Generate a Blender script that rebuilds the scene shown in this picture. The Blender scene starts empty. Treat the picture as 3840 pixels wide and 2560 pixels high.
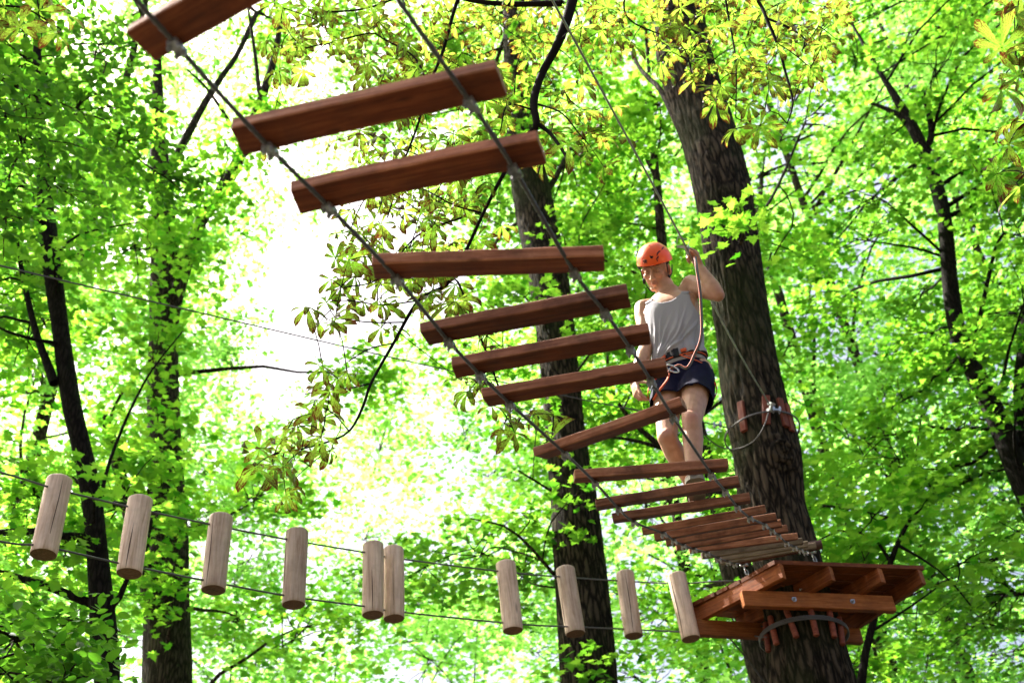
import bpy, bmesh, math, random
import numpy as np
from mathutils import Vector, Matrix

# ------------------------------------------------------------------ camera, sky, sun, exposure
sc = bpy.context.scene
COL = sc.collection
PITCH, ROLL = math.radians(40), math.radians(-5)
CAMZ = 1.6
def _rx(a):
    c, s = math.cos(a), math.sin(a); return np.array([[1, 0, 0], [0, c, -s], [0, s, c]])
def _rz(a):
    c, s = math.cos(a), math.sin(a); return np.array([[c, -s, 0], [s, c, 0], [0, 0, 1]])
RC = _rx(math.pi/2 + PITCH) @ _rz(ROLL)
cam_d = bpy.data.cameras.new('camera')
cam = bpy.data.objects.new('camera', cam_d); COL.objects.link(cam)
cam.matrix_world = Matrix.Translation((0, 0, CAMZ)) @ Matrix(RC.tolist()).to_4x4()
cam_d.sensor_width = 36
cam_d.lens = 4245/3840*36
cam_d.clip_end = 2000
cam_d.dof.use_dof = True
cam_d.dof.focus_distance = 5.3
cam_d.dof.aperture_fstop = 3.2
sc.camera = cam

SUN_EL, SUN_AZ = math.radians(56), math.radians(-62)      # azimuth measured from +Y towards +X
sun_dir = Vector((math.sin(SUN_AZ)*math.cos(SUN_EL), math.cos(SUN_AZ)*math.cos(SUN_EL), math.sin(SUN_EL)))
world = bpy.data.worlds.new('World'); sc.world = world; world.use_nodes = True
wn = world.node_tree.nodes; bg = wn['Background']
sky = wn.new('ShaderNodeTexSky'); sky.sky_type = 'NISHITA'; sky.sun_disc = False
sky.sun_elevation = SUN_EL; sky.sun_rotation = SUN_AZ
sky.air_density = 1.0; sky.dust_density = 10.0; sky.ozone_density = 1.0
world.node_tree.links.new(sky.outputs[0], bg.inputs[0]); bg.inputs[1].default_value = 0.06
sun_d = bpy.data.lights.new('sun', 'SUN'); sun_d.energy = 5.0; sun_d.angle = math.radians(0.5)
sun_d.color = (1.0, 0.95, 0.86)
sun = bpy.data.objects.new('sun', sun_d); COL.objects.link(sun)
sun.rotation_euler = sun_dir.to_track_quat('Z', 'Y').to_euler(); sun.location = (0, 0, 30)
sc.view_settings.view_transform = 'Standard'; sc.view_settings.look = 'None'
sc.view_settings.exposure = 2.58; sc.view_settings.gamma = 1.0
sc.cycles.max_bounces = 10; sc.cycles.diffuse_bounces = 5; sc.cycles.transmission_bounces = 6
sc.cycles.glossy_bounces = 3; sc.cycles.transparent_max_bounces = 4
sc.cycles.use_denoising = True

# ------------------------------------------------------------------ helpers
F = 4245.; W, H = 3840, 2560; S = 3840/2352.
CAMP = np.array([0, 0, CAMZ])
def ray(x, y):
    d = RC @ np.array([(x - W/2)/F, -(y - H/2)/F, -1.]); return d/np.linalg.norm(d)
def P(x, y, t): return CAMP + ray(x, y)*t                          # point at a range
def PH(x, y, rho):                                                 # point at a horizontal distance
    d = ray(x, y); return CAMP + d*(rho/math.hypot(d[0], d[1]))
def PZ(x, y, z): d = ray(x, y); return CAMP + d*((z - CAMZ)/d[2])  # point at a height
rng = np.random.default_rng(7); random.seed(7)
UP = np.array([0, 0, 1.])
def nrm(v): v = np.asarray(v, float); return v/max(np.linalg.norm(v), 1e-9)

def tag(o, label=None, cat=None, group=None, kind=None):
    if label: o['label'] = label
    if cat: o['category'] = cat
    if group: o['group'] = group
    if kind: o['kind'] = kind
    return o
def empty(name, loc, label, cat, group=None):
    o = bpy.data.objects.new(name, None); COL.objects.link(o); o.location = [float(c) for c in loc]
    o.empty_display_size = .1
    bpy.context.view_layer.update()
    return tag(o, label, cat, group)
def link(name, me, mat=None, parent=None):
    o = bpy.data.objects.new(name, me); COL.objects.link(o)
    if mat is not None:
        for m in (mat if isinstance(mat, (list, tuple)) else [mat]): me.materials.append(m)
    if parent is not None:
        o.parent = parent
        # geometry is in world space unless the caller moves the object: keep it there
        o.matrix_parent_inverse = parent.matrix_world.inverted()
    return o
def mesh_np(name, v, loops, sizes, attrs=None, smooth=False, matidx=None):
    me = bpy.data.meshes.new(name)
    v = np.asarray(v, np.float32); loops = np.asarray(loops, np.int32); sizes = np.asarray(sizes, np.int32)
    me.vertices.add(len(v)); me.vertices.foreach_set('co', v.ravel())
    me.loops.add(len(loops)); me.loops.foreach_set('vertex_index', loops)
    me.polygons.add(len(sizes))
    st = np.zeros(len(sizes), np.int32); st[1:] = np.cumsum(sizes)[:-1]
    me.polygons.foreach_set('loop_start', st)
    try: me.polygons.foreach_set('loop_total', sizes)
    except Exception: pass
    me.polygons.foreach_set('use_smooth', np.full(len(sizes), smooth))
    if matidx is not None: me.polygons.foreach_set('material_index', np.asarray(matidx, np.int32))
    for k, a in (attrs or {}).items():
        at = me.attributes.new(k, 'FLOAT', 'POINT'); at.data.foreach_set('value', np.asarray(a, np.float32))
    me.update(calc_edges=True)
    return me
class MB:
    """collects pieces, builds ONE mesh"""
    def __init__(s): s.v = []; s.f = []; s.n = 0; s.mi = []
    def add(s, v, f, mi=0):
        s.v.append(np.asarray(v, float)); s.f += [tuple(i + s.n for i in q) for q in f]; s.mi += [mi]*len(f); s.n += len(v)
    def tube(s, pts, rad, n=8, cap=True, twist=0., lobes=0, depth=0., mi=0, flat=None):
        pts = np.asarray(pts, float); m = len(pts)
        rad = np.broadcast_to(np.asarray(rad, float), (m,))
        t = np.gradient(pts, axis=0); t /= np.linalg.norm(t, axis=1)[:, None] + 1e-12
        u = np.cross(t[0], [0.3, 0.2, 1.]); 
        if np.linalg.norm(u) < 1e-3: u = np.cross(t[0], [1., 0, 0])
        u = nrm(u); V = []
        a = np.arange(n)*2*math.pi/n; L = 0
        for i in range(m):
            u = nrm(u - t[i]*np.dot(u, t[i])); w = np.cross(t[i], u)
            if i: L += np.linalg.norm(pts[i] - pts[i-1])
            r = rad[i]*np.ones(n)
            if lobes: r = r*(1 - depth*(0.5 + 0.5*np.cos(lobes*(a + twist*L))))
            V.append(pts[i] + (np.cos(a)*r)[:, None]*u + (np.sin(a)*r)[:, None]*w)
        Fc = []
        for i in range(m - 1):
            for j in range(n):
                k = (j + 1) % n; Fc.append((i*n + j, i*n + k, (i+1)*n + k, (i+1)*n + j))
        if cap: Fc.append(tuple(range(n))[::-1]); Fc.append(tuple((m-1)*n + j for j in range(n)))
        s.add(np.concatenate(V), Fc, mi); return s
    def box(s, c, ax, ay, az, mi=0):
        """centre and three half-axis vectors"""
        c, ax, ay, az = [np.asarray(q, float) for q in (c, ax, ay, az)]
        V = [c + i*ax + j*ay + k*az for k in (-1, 1) for j in (-1, 1) for i in (-1, 1)]
        s.add(V, [(0, 2, 3, 1), (4, 5, 7, 6), (0, 1, 5, 4), (2, 6, 7, 3), (0, 4, 6, 2), (1, 3, 7, 5)], mi); return s
    def bar(s, a, b, w, h, up=UP, mi=0):
        a, b = np.asarray(a, float), np.asarray(b, float); d = nrm(b - a); sd = nrm(np.cross(d, up)); u = np.cross(sd, d)
        return s.box((a + b)/2, (b - a)/2, sd*w/2, u*h/2, mi)
    def ribbon(s, pts, width, wdir, th=.002, mi=0):
        pts = np.asarray(pts, float); t = np.gradient(pts, axis=0); V = []; m = len(pts)
        wd = np.broadcast_to(np.asarray(wdir, float), (m, 3))
        for i in range(m):
            ti = nrm(t[i]); w = nrm(wd[i] - ti*np.dot(wd[i], ti)); nn = np.cross(ti, w)
            for p, q in ((-1, -1), (1, -1), (1, 1), (-1, 1)): V.append(pts[i] + w*width/2*p + nn*th/2*q)
        Fc = [(i*4 + j, i*4 + (j+1) % 4, i*4 + 4 + (j+1) % 4, i*4 + 4 + j) for i in range(m-1) for j in range(4)]
        Fc += [(3, 2, 1, 0), tuple((m-1)*4 + j for j in range(4))]
        s.add(V, Fc, mi); return s
    def ell(s, c, ax, ay, az, nu=16, nv=10, mi=0):
        c = np.asarray(c, float); V = [c + np.asarray(az)]; 
        for i in range(1, nv):
            th = math.pi*i/nv
            for j in range(nu):
                ph = 2*math.pi*j/nu
                V.append(c + np.asarray(ax)*math.sin(th)*math.cos(ph) + np.asarray(ay)*math.sin(th)*math.sin(ph) + np.asarray(az)*math.cos(th))
        V.append(c - np.asarray(az)); Fc = []
        for j in range(nu): Fc.append((0, 1 + j, 1 + (j+1) % nu))
        for i in range(nv - 2):
            for j in range(nu):
                a = 1 + i*nu + j; b = 1 + i*nu + (j+1) % nu; Fc.append((a, a + nu, b + nu, b))
        e = len(V) - 1
        for j in range(nu): Fc.append((e, 1 + (nv-2)*nu + (j+1) % nu, 1 + (nv-2)*nu + j))
        s.add(V, Fc, mi); return s
    def caps(s, a, b, ra, rb, n=12):
        """tapered capsule"""
        a, b = np.asarray(a, float), np.asarray(b, float); d = b - a; L = np.linalg.norm(d); d = d/max(L, 1e-9)
        pts = []; rr = []
        for k in range(1, 5): q = math.pi/2*(1 - k/4.); pts.append(a - d*ra*math.sin(q)); rr.append(ra*math.cos(q) if k < 4 or True else ra)
        for k in range(1, 4): pts.append(a + (b - a)*k/4); rr.append(ra + (rb - ra)*k/4)
        for k in range(0, 4): q = math.pi/2*k/4.; pts.append(b + d*rb*math.sin(q)); rr.append(rb*math.cos(q))
        return s.tube(pts, np.maximum(rr, 1e-4), n)
    def build(s, name, mat, parent=None, smooth=False):
        me = bpy.data.meshes.new(name); me.from_pydata(np.concatenate(s.v).tolist(), [], s.f)
        if smooth: me.polygons.foreach_set('use_smooth', [True]*len(me.polygons))
        if any(s.mi): me.polygons.foreach_set('material_index', s.mi)
        me.update(); return link(name, me, mat, parent)
def smoothpath(p, n=6):
    """Catmull-Rom through the rows of p (any number of columns)"""
    p = np.asarray(p, float); q = np.vstack([2*p[0] - p[1], p, 2*p[-1] - p[-2]]); out = []
    for i in range(1, len(q) - 2):
        for k in range(n):
            t = k/n; a, b, c, d = q[i-1], q[i], q[i+1], q[i+2]
            out.append(.5*((2*b) + (-a + c)*t + (2*a - 5*b + 4*c - d)*t*t + (-a + 3*b - 3*c + d)*t**3))
    out.append(p[-1]); return np.array(out)
def vnoise(p, seed=0):
    """value noise in 3D, vectorised, -1..1"""
    p = np.asarray(p, float); i = np.floor(p).astype(np.int64); f = p - i; f = f*f*(3 - 2*f); r = 0
    def h(a, b, c):
        x = (a*374761393 + b*668265263 + c*2147483647 + seed*1274126177) & 0xffffffff
        x = ((x ^ (x >> 13))*1274126177) & 0xffffffff; return ((x ^ (x >> 16)) & 0xffff)/32767.5 - 1
    for dx in (0, 1):
        for dy in (0, 1):
            for dz in (0, 1):
                w = (f[..., 0] if dx else 1 - f[..., 0])*(f[..., 1] if dy else 1 - f[..., 1])*(f[..., 2] if dz else 1 - f[..., 2])
                r = r + w*h(i[..., 0] + dx, i[..., 1] + dy, i[..., 2] + dz)
    return r

# ------------------------------------------------------------------ materials
def mat(name):
    m = bpy.data.materials.new(name); m.use_nodes = True
    nt = m.node_tree; return m, nt, nt.nodes, nt.links, nt.nodes['Principled BSDF']
def simple(name, col, rough=.6, metal=0., bump=0., bscale=200., var=0.):
    m, nt, N, L, b = mat(name)
    b.inputs['Base Color'].default_value = (*col, 1); b.inputs['Roughness'].default_value = rough; b.inputs['Metallic'].default_value = metal
    if bump or var:
        tc = N.new('ShaderNodeTexCoord'); no = N.new('ShaderNodeTexNoise'); no.inputs['Scale'].default_value = bscale; no.inputs['Detail'].default_value = 4
        L.new(tc.outputs['Object'], no.inputs['Vector'])
        if bump:
            bp = N.new('ShaderNodeBump'); bp.inputs['Strength'].default_value = bump; bp.inputs['Distance'].default_value = .003
            L.new(no.outputs[0], bp.inputs['Height']); L.new(bp.outputs[0], b.inputs['Normal'])
        if var:
            mx = ramp(N, [(0.3, tuple(c*(1 - var) for c in col)), (0.7, tuple(min(1, c*(1 + var)) for c in col))])
            n2 = N.new('ShaderNodeTexNoise'); n2.inputs['Scale'].default_value = bscale/8; n2.inputs['Detail'].default_value = 5
            L.new(tc.outputs['Object'], n2.inputs['Vector']); L.new(n2.outputs[0], mx.inputs[0]); L.new(mx.outputs[0], b.inputs['Base Color'])
    return m
def ramp(N, stops):
    r = N.new('ShaderNodeValToRGB'); e = r.color_ramp.elements
    while len(e) < len(stops): e.new(.5)
    for i, (p, c) in enumerate(stops): e[i].position = p; e[i].color = (*c, 1)
    return r
def mixc(N, L, a, b, fac, mode='MIX'):
    x = N.new('ShaderNodeMix'); x.data_type = 'RGBA'; x.blend_type = mode
    for v, k in ((fac, 0), (a, 6), (b, 7)):
        if hasattr(v, 'links') or hasattr(v, 'is_linked'): L.new(v, x.inputs[k])
        elif k == 0: x.inputs[k].default_value = v
        else: x.inputs[k].default_value = (*v, 1)
    return x.outputs[2]
def wood(name, dark, mid, light, grain=9., rough=.62, stain=.5, stainc=(.02, .012, .01), along=0, bumps=.5, kn=1.):
    """stained timber, grain along the given local axis"""
    m, nt, N, L, b = mat(name)
    tc = N.new('ShaderNodeTexCoord'); oi = N.new('ShaderNodeObjectInfo')
    add = N.new('ShaderNodeVectorMath'); add.operation = 'ADD'
    mul = N.new('ShaderNodeVectorMath'); mul.operation = 'SCALE'; mul.inputs[3].default_value = 17.
    cmb = N.new('ShaderNodeCombineXYZ')
    for i in range(3): L.new(oi.outputs['Random'], cmb.inputs[i])
    L.new(cmb.outputs[0], mul.inputs[0]); L.new(tc.outputs['Object'], add.inputs[0]); L.new(mul.outputs[0], add.inputs[1])
    mp = N.new('ShaderNodeMapping'); sc_ = [grain*8, grain*8, grain*8]; sc_[along] = grain*.55
    mp.inputs['Scale'].default_value = sc_; L.new(add.outputs[0], mp.inputs[0])
    no = N.new('ShaderNodeTexNoise'); no.inputs['Scale'].default_value = 1; no.inputs['Detail'].default_value = 7; no.inputs['Roughness'].default_value = .62
    no.inputs['Distortion'].default_value = .6
    L.new(mp.outputs[0], no.inputs['Vector'])
    r = ramp(N, [(.3, dark), (.52, mid), (.72, light)]); L.new(no.outputs[0], r.inputs[0])
    n2 = N.new('ShaderNodeTexNoise'); n2.inputs['Scale'].default_value = 6; n2.inputs['Detail'].default_value = 8; n2.inputs['Roughness'].default_value = .7
    L.new(add.outputs[0], n2.inputs['Vector'])
    r2 = ramp(N, [(.42, (0, 0, 0)), (.68, (1, 1, 1))]); L.new(n2.outputs[0], r2.inputs[0])
    ms = N.new('ShaderNodeMath'); ms.operation = 'MULTIPLY'; ms.inputs[1].default_value = stain; L.new(r2.outputs[0], ms.inputs[0])
    c = mixc(N, L, r.outputs[0], stainc, ms.outputs[0])
    # knots
    vo = N.new('ShaderNodeTexVoronoi'); vo.inputs['Scale'].default_value = 1
    mk = N.new('ShaderNodeMapping'); ks = [14.*kn]*3; ks[along] = 4.2*kn; mk.inputs['Scale'].default_value = ks
    L.new(add.outputs[0], mk.inputs[0]); L.new(mk.outputs[0], vo.inputs['Vector'])
    rk = ramp(N, [(.05, (.65, .65, .65)), (.13, (0, 0, 0))]); L.new(vo.outputs['Distance'], rk.inputs[0])
    c = mixc(N, L, c, tuple(x*.45 for x in dark), rk.outputs[0])
    hs = N.new('ShaderNodeHueSaturation'); mr = N.new('ShaderNodeMapRange'); mr.inputs[3].default_value = .68; mr.inputs[4].default_value = 1.3
    L.new(oi.outputs['Random'], mr.inputs[0]); L.new(mr.outputs[0], hs.inputs['Value']); L.new(c, hs.inputs['Color'])
    L.new(hs.outputs[0], b.inputs['Base Color']); b.inputs['Roughness'].default_value = rough; b.inputs['Specular IOR Level'].default_value = .2
    bp = N.new('ShaderNodeBump'); bp.inputs['Strength'].default_value = bumps; bp.inputs['Distance'].default_value = .003
    L.new(no.outputs[0], bp.inputs['Height']); L.new(bp.outputs[0], b.inputs['Normal'])
    return m
M = {}
M['plank'] = wood('red_stained_wood', (.075, .016, .006), (.15, .036, .012), (.23, .066, .024))
M['plank_lit_edge'] = wood('sky_lit_plank_edge', (.20, .065, .030), (.40, .16, .085), (.54, .27, .16), stain=.7)  # near faces of the rungs: skylight painted in as a lighter wood
M['deck_lit_edge'] = wood('sky_lit_deck_edge', (.22, .065, .018), (.36, .12, .035), (.46, .18, .06), stain=.4)  # same for joists and bearers: lit side and ends painted lighter
M['grey_plank'] = wood('weathered_grey_wood', (.10, .075, .05), (.20, .15, .10), (.32, .25, .18), stain=.4)
M['dark_beam'] = wood('dark_wet_wood', (.04, .02, .016), (.08, .04, .03), (.12, .07, .05))
M['deck'] = wood('orange_brown_wood', (.12, .030, .007), (.23, .062, .014), (.34, .11, .032), stain=.5)
M['batten'] = wood('red_batten_wood', (.12, .028, .016), (.21, .055, .030), (.29, .09, .05), stain=.3)
M['log'] = wood('pale_weathered_log', (.44, .29, .20), (.66, .49, .37), (.78, .62, .50), grain=7, stain=.35, stainc=(.20, .14, .11), along=2, bumps=.3, kn=.62)
M['logend'] = wood('brown_log_end', (.10, .045, .02), (.17, .08, .04), (.24, .12, .07), along=2)
M['crack'] = simple('crack_dark', (.05, .025, .015), .9)
M['cable'] = simple('dark_steel_cable', (.10, .095, .095), .5, .55)
M['cable_light'] = simple('light_steel_cable', (.32, .32, .28), .42, .8)
M['galv'] = simple('galvanised_steel', (.42, .43, .45), .38, .9, var=.3, bscale=300)
M['black'] = simple('black_plastic', (.018, .018, .022), .5)
M['orange'] = simple('orange_helmet_shell', (.92, .095, .004), .3)
M['orange'].node_tree.nodes['Principled BSDF'].inputs['Coat Weight'].default_value = .15
M['orangeweb'] = simple('orange_webbing', (.62, .10, .03), .8, bump=.4, bscale=900)
M['greyweb'] = simple('grey_webbing', (.15, .145, .15), .75, bump=.4, bscale=900)
M['redweb'] = simple('red_webbing', (.65, .035, .012), .8, bump=.3, bscale=900)
M['shirt'] = simple('grey_cotton', (.33, .315, .345), .9, bump=.35, bscale=700)
M['shirt_trim'] = simple('grey_cotton_trim', (.24, .23, .26), .9)
M['shorts'] = simple('navy_cloth', (.007, .007, .026), .85, bump=.5, bscale=160, var=.25)
M['shoe'] = simple('beige_canvas_shoe', (.20, .15, .12), .85, bump=.2, bscale=400, var=.12)
M['sole'] = simple('pale_rubber_sole', (.22, .19, .14), .7, var=.2, bscale=120)
M['yellow'] = simple('yellow_tape', (.75, .50, .03), .5)
M['hair'] = simple('dark_brown_hair', (.035, .02, .012), .55, bump=.8, bscale=400)
M['twig'] = simple('dark_twig_bark', (.010, .007, .006), .95, bump=.6, bscale=80, var=.3)
for k_ in ('shorts', 'twig', 'black', 'shoe'): M[k_].node_tree.nodes['Principled BSDF'].inputs['Specular IOR Level'].default_value = .12
M['logo'] = simple('dark_print', (.05, .015, .01), .5)

def bark(name, c0, c1, c2, moss=(.018, .024, .006), mossamt=.35, scale=1., strength=1.):
    m, nt, N, L, b = mat(name)
    tc = N.new('ShaderNodeTexCoord'); mp = N.new('ShaderNodeMapping'); mp.inputs['Scale'].default_value = (38*scale, 38*scale, 8*scale)
    L.new(tc.outputs['Object'], mp.inputs[0])
    n0 = N.new('ShaderNodeTexNoise'); n0.inputs['Scale'].default_value = .8; n0.inputs['Detail'].default_value = 6; n0.inputs['Roughness'].default_value = .65; n0.inputs['Distortion'].default_value = 1.2
    L.new(mp.outputs[0], n0.inputs['Vector'])
    vo = N.new('ShaderNodeTexVoronoi'); vo.feature = 'DISTANCE_TO_EDGE'; vo.inputs['Scale'].default_value = .55
    ad = N.new('ShaderNodeVectorMath'); ad.operation = 'ADD'; L.new(mp.outputs[0], ad.inputs[0]); L.new(n0.outputs['Color'], ad.inputs[1]); L.new(ad.outputs[0], vo.inputs['Vector'])
    mi = N.new('ShaderNodeMath'); mi.operation = 'MINIMUM'; mi.inputs[1].default_value = .35; L.new(vo.outputs[0], mi.inputs[0])
    mm = N.new('ShaderNodeMath'); mm.operation = 'MULTIPLY_ADD'; mm.inputs[1].default_value = 1.6; L.new(mi.outputs[0], mm.inputs[0]); L.new(n0.outputs[0], mm.inputs[2])
    r = ramp(N, [(.44, c0), (.64, c1), (.92, c2)]); L.new(mm.outputs[0], r.inputs[0])
    n3 = N.new('ShaderNodeTexNoise'); n3.inputs['Scale'].default_value = 1.4; n3.inputs['Detail'].default_value = 8; L.new(tc.outputs['Object'], n3.inputs['Vector'])
    r3 = ramp(N, [(.45, (0, 0, 0)), (.62, (mossamt,)*3)]); L.new(n3.outputs[0], r3.inputs[0])
    L.new(mixc(N, L, r.outputs[0], moss, r3.outputs[0]), b.inputs['Base Color'])
    b.inputs['Roughness'].default_value = .95; b.inputs['Specular IOR Level'].default_value = .12
    bp = N.new('ShaderNodeBump'); bp.inputs['Strength'].default_value = strength; bp.inputs['Distance'].default_value = .02
    L.new(mm.outputs[0], bp.inputs['Height']); L.new(bp.outputs[0], b.inputs['Normal'])
    return m
M['oakbark'] = bark('oak_bark', (.0035, .0025, .0016), (.018, .013, .008), (.075, .056, .037), mossamt=.6)
M['darkbark'] = bark('dark_smooth_bark', (.003, .0022, .002), (.007, .005, .004), (.017, .013, .011), mossamt=.12, scale=1.5, strength=.5)
M['greybark'] = bark('grey_furrowed_bark', (.008, .0055, .004), (.028, .020, .0145), (.075, .056, .043), mossamt=.3, scale=1.2)

def leafmat(name, c0, c1, t0, t1, trans=.5, rough=.42, spots=False):
    """leaf tissue: reflects a darker green and lets a yellower green through"""
    m, nt, N, L, b = mat(name)
    at = N.new('ShaderNodeAttribute'); at.attribute_name = 'rnd'
    r = ramp(N, [(0., c0), (1., c1)]); L.new(at.outputs['Fac'], r.inputs[0])
    rt = ramp(N, [(0., t0), (1., t1)]); L.new(at.outputs['Fac'], rt.inputs[0])
    cd, ct = r.outputs[0], rt.outputs[0]
    if spots:
        u = N.new('ShaderNodeAttribute'); u.attribute_name = 'lu'; v = N.new('ShaderNodeAttribute'); v.attribute_name = 'lv'
        cx = N.new('ShaderNodeCombineXYZ')
        fu = N.new('ShaderNodeMath'); fu.operation = 'ABSOLUTE'; L.new(u.outputs['Fac'], fu.inputs[0])
        # spots stretched along the side veins (v - |u|)
        sk = N.new('ShaderNodeMath'); sk.operation = 'MULTIPLY_ADD'; sk.inputs[1].default_value = -.5; L.new(fu.outputs[0], sk.inputs[0]); L.new(v.outputs['Fac'], sk.inputs[2])
        rs = N.new('ShaderNodeMath'); rs.operation = 'MULTIPLY'; rs.inputs[1].default_value = 37.; L.new(at.outputs['Fac'], rs.inputs[0])
        mu = N.new('ShaderNodeMath'); mu.operation = 'MULTIPLY'; mu.inputs[1].default_value = 6.5; L.new(u.outputs['Fac'], mu.inputs[0])
        mv = N.new('ShaderNodeMath'); mv.operation = 'MULTIPLY'; mv.inputs[1].default_value = 26.; L.new(sk.outputs[0], mv.inputs[0])
        L.new(mu.outputs[0], cx.inputs[0]); L.new(mv.outputs[0], cx.inputs[1]); L.new(rs.outputs[0], cx.inputs[2])
        no = N.new('ShaderNodeTexNoise'); no.inputs['Scale'].default_value = 1.; no.inputs['Detail'].default_value = 4; no.inputs['Roughness'].default_value = .7
        L.new(cx.outputs[0], no.inputs['Vector'])
        ts = N.new('ShaderNodeMath'); ts.operation = 'MULTIPLY_ADD'; ts.inputs[1].default_value = .10; L.new(v.outputs['Fac'], ts.inputs[0]); L.new(no.outputs[0], ts.inputs[2])
        sr = ramp(N, [(.565, (0, 0, 0)), (.588, (1, 1, 1))]); L.new(ts.outputs[0], sr.inputs[0])
        ye = ramp(N, [(.50, (0, 0, 0)), (.60, (1, 1, 1))]); L.new(ts.outputs[0], ye.inputs[0])
        cd = mixc(N, L, cd, (.15, .23, .035), ye.outputs[0]); ct = mixc(N, L, ct, (.46, .66, .09), ye.outputs[0])
        # burnt tip and margin
        n2 = N.new('ShaderNodeTexNoise'); n2.inputs['Scale'].default_value = 1.; n2.inputs['Detail'].default_value = 3
        c2 = N.new('ShaderNodeCombineXYZ'); 
        L.new(mu.outputs[0], c2.inputs[0]); m5 = N.new('ShaderNodeMath'); m5.operation = 'MULTIPLY'; m5.inputs[1].default_value = 4.; L.new(v.outputs['Fac'], m5.inputs[0]); L.new(m5.outputs[0], c2.inputs[1]); L.new(rs.outputs[0], c2.inputs[2]); L.new(c2.outputs[0], n2.inputs['Vector'])
        au = N.new('ShaderNodeMath'); au.operation = 'MULTIPLY_ADD'; au.inputs[1].default_value = .12; L.new(fu.outputs[0], au.inputs[0])
        av = N.new('ShaderNodeMath'); av.operation = 'MULTIPLY_ADD'; av.inputs[1].default_value = .50; L.new(v.outputs['Fac'], av.inputs[0]); L.new(n2.outputs[0], av.inputs[2]); L.new(av.outputs[0], au.inputs[2])
        br = ramp(N, [(.97, (0, 0, 0)), (1.06, (1, 1, 1))]); 
        ml = N.new('ShaderNodeMath'); ml.operation = 'MULTIPLY'; ml.inputs[1].default_value = .985; L.new(au.outputs[0], ml.inputs[0]); L.new(ml.outputs[0], br.inputs[0])
        br.color_ramp.elements[0].position = .89; br.color_ramp.elements[1].position = .93
        mxx = N.new('ShaderNodeMath'); mxx.operation = 'MAXIMUM'; L.new(sr.outputs[0], mxx.inputs[0]); L.new(br.outputs[0], mxx.inputs[1])
        cd = mixc(N, L, cd, (.075, .026, .010), mxx.outputs[0]); ct = mixc(N, L, ct, (.11, .030, .009), mxx.outputs[0])
    L.new(cd, b.inputs['Base Color']); b.inputs['Roughness'].default_value = rough
    b.inputs['Specular IOR Level'].default_value = .3
    tr = N.new('ShaderNodeBsdfTranslucent'); L.new(ct, tr.inputs[0])
    mx = N.new('ShaderNodeMixShader'); mx.inputs[0].default_value = trans
    L.new(b.outputs[0], mx.inputs[1]); L.new(tr.outputs[0], mx.inputs[2]); L.new(mx.outputs[0], N['Material Output'].inputs[0])
    return m
M['maple'] = leafmat('maple_leaf', (.022, .09, .010), (.07, .17, .022), (.10, .42, .015), (.46, .82, .06), .58)
M['oak'] = leafmat('oak_leaf', (.018, .075, .008), (.055, .15, .018), (.07, .32, .012), (.36, .70, .05), .55)
M['hornbeam'] = leafmat('hornbeam_leaf', (.014, .065, .010), (.045, .14, .018), (.05, .24, .010), (.22, .52, .03), .48)
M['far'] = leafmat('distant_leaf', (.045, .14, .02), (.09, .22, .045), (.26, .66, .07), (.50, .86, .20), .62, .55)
M['chestnut'] = leafmat('chestnut_leaf', (.05, .15, .018), (.10, .22, .03), (.22, .64, .03), (.46, .80, .06), .66, .5, spots=True)

# ------------------------------------------------------------------ leaf generators
def halfleaf(pts, cy):
    """mirrored outline fanned from a point on the midrib; returns template verts and triangles"""
    r = [(x, y) for x, y in pts]; l = [(-x, y) for x, y in pts[::-1] if abs(x) > 1e-6]
    out = r + l; V = [(0, cy, -.04)] + [(x, y, .06*abs(x) - .10*y*y) for x, y in out]
    n = len(out); return np.array(V), np.array([(0, 1 + i, 1 + (i + 1) % n) for i in range(n)])
T_MAPLE = halfleaf([(0, 0), (.22, -.13), (.28, .0), (.52, -.02), (.40, .15), (.46, .26), (.68, .40), (.44, .42), (.30, .42), (.27, .60), (.14, .74), (0, 1.0)], .3)
T_STAR = halfleaf([(0, 0), (.32, -.08), (.24, .14), (.62, .36), (.30, .44), (.12, .74), (0, .98)], .3)
T_OAK = halfleaf([(0, 0), (.10, .12), (.22, .2), (.15, .3), (.32, .42), (.22, .52), (.36, .68), (.18, .82), (0, 1)], .5)
T_OVAL = halfleaf([(0, 0), (.18, .14), (.28, .38), (.22, .70), (0, 1)], .5)
T_FAR = (np.array([(0, 0, 0), (.45, .42, .1), (0, 1, -.05), (-.45, .42, .1)]), np.array([(0, 1, 2), (0, 2, 3)]))
def leaves(tpl, pos, size, up_sigma=.35, r=None, droop=0.):
    """place one leaf at every pos; the blades lie about level, as leaves held out to the light do"""
    V, T = tpl; n = len(pos); r = r or rng
    az = r.uniform(0, 2*math.pi, n)
    nz = np.stack([r.normal(0, up_sigma, n), r.normal(0, up_sigma, n), np.ones(n)], 1); nz /= np.linalg.norm(nz, axis=1)[:, None]
    d = np.stack([np.cos(az), np.sin(az), np.full(n, -droop)], 1); d -= nz*np.sum(d*nz, 1)[:, None]; d /= np.linalg.norm(d, axis=1)[:, None]
    x = np.cross(d, nz); s = (size*r.uniform(.65, 1.25, n))[:, None, None]
    vv = (V[None, :, 0, None]*x[:, None] + V[None, :, 1, None]*d[:, None] + V[None, :, 2, None]*nz[:, None])*s + pos[:, None]
    tt = T[None] + (np.arange(n)*len(V))[:, None, None]
    rn = np.repeat(np.clip(r.normal(.5, .25, n), 0, 1), len(V))
    return vv.reshape(-1, 3), tt.reshape(-1, 3), rn
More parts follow.
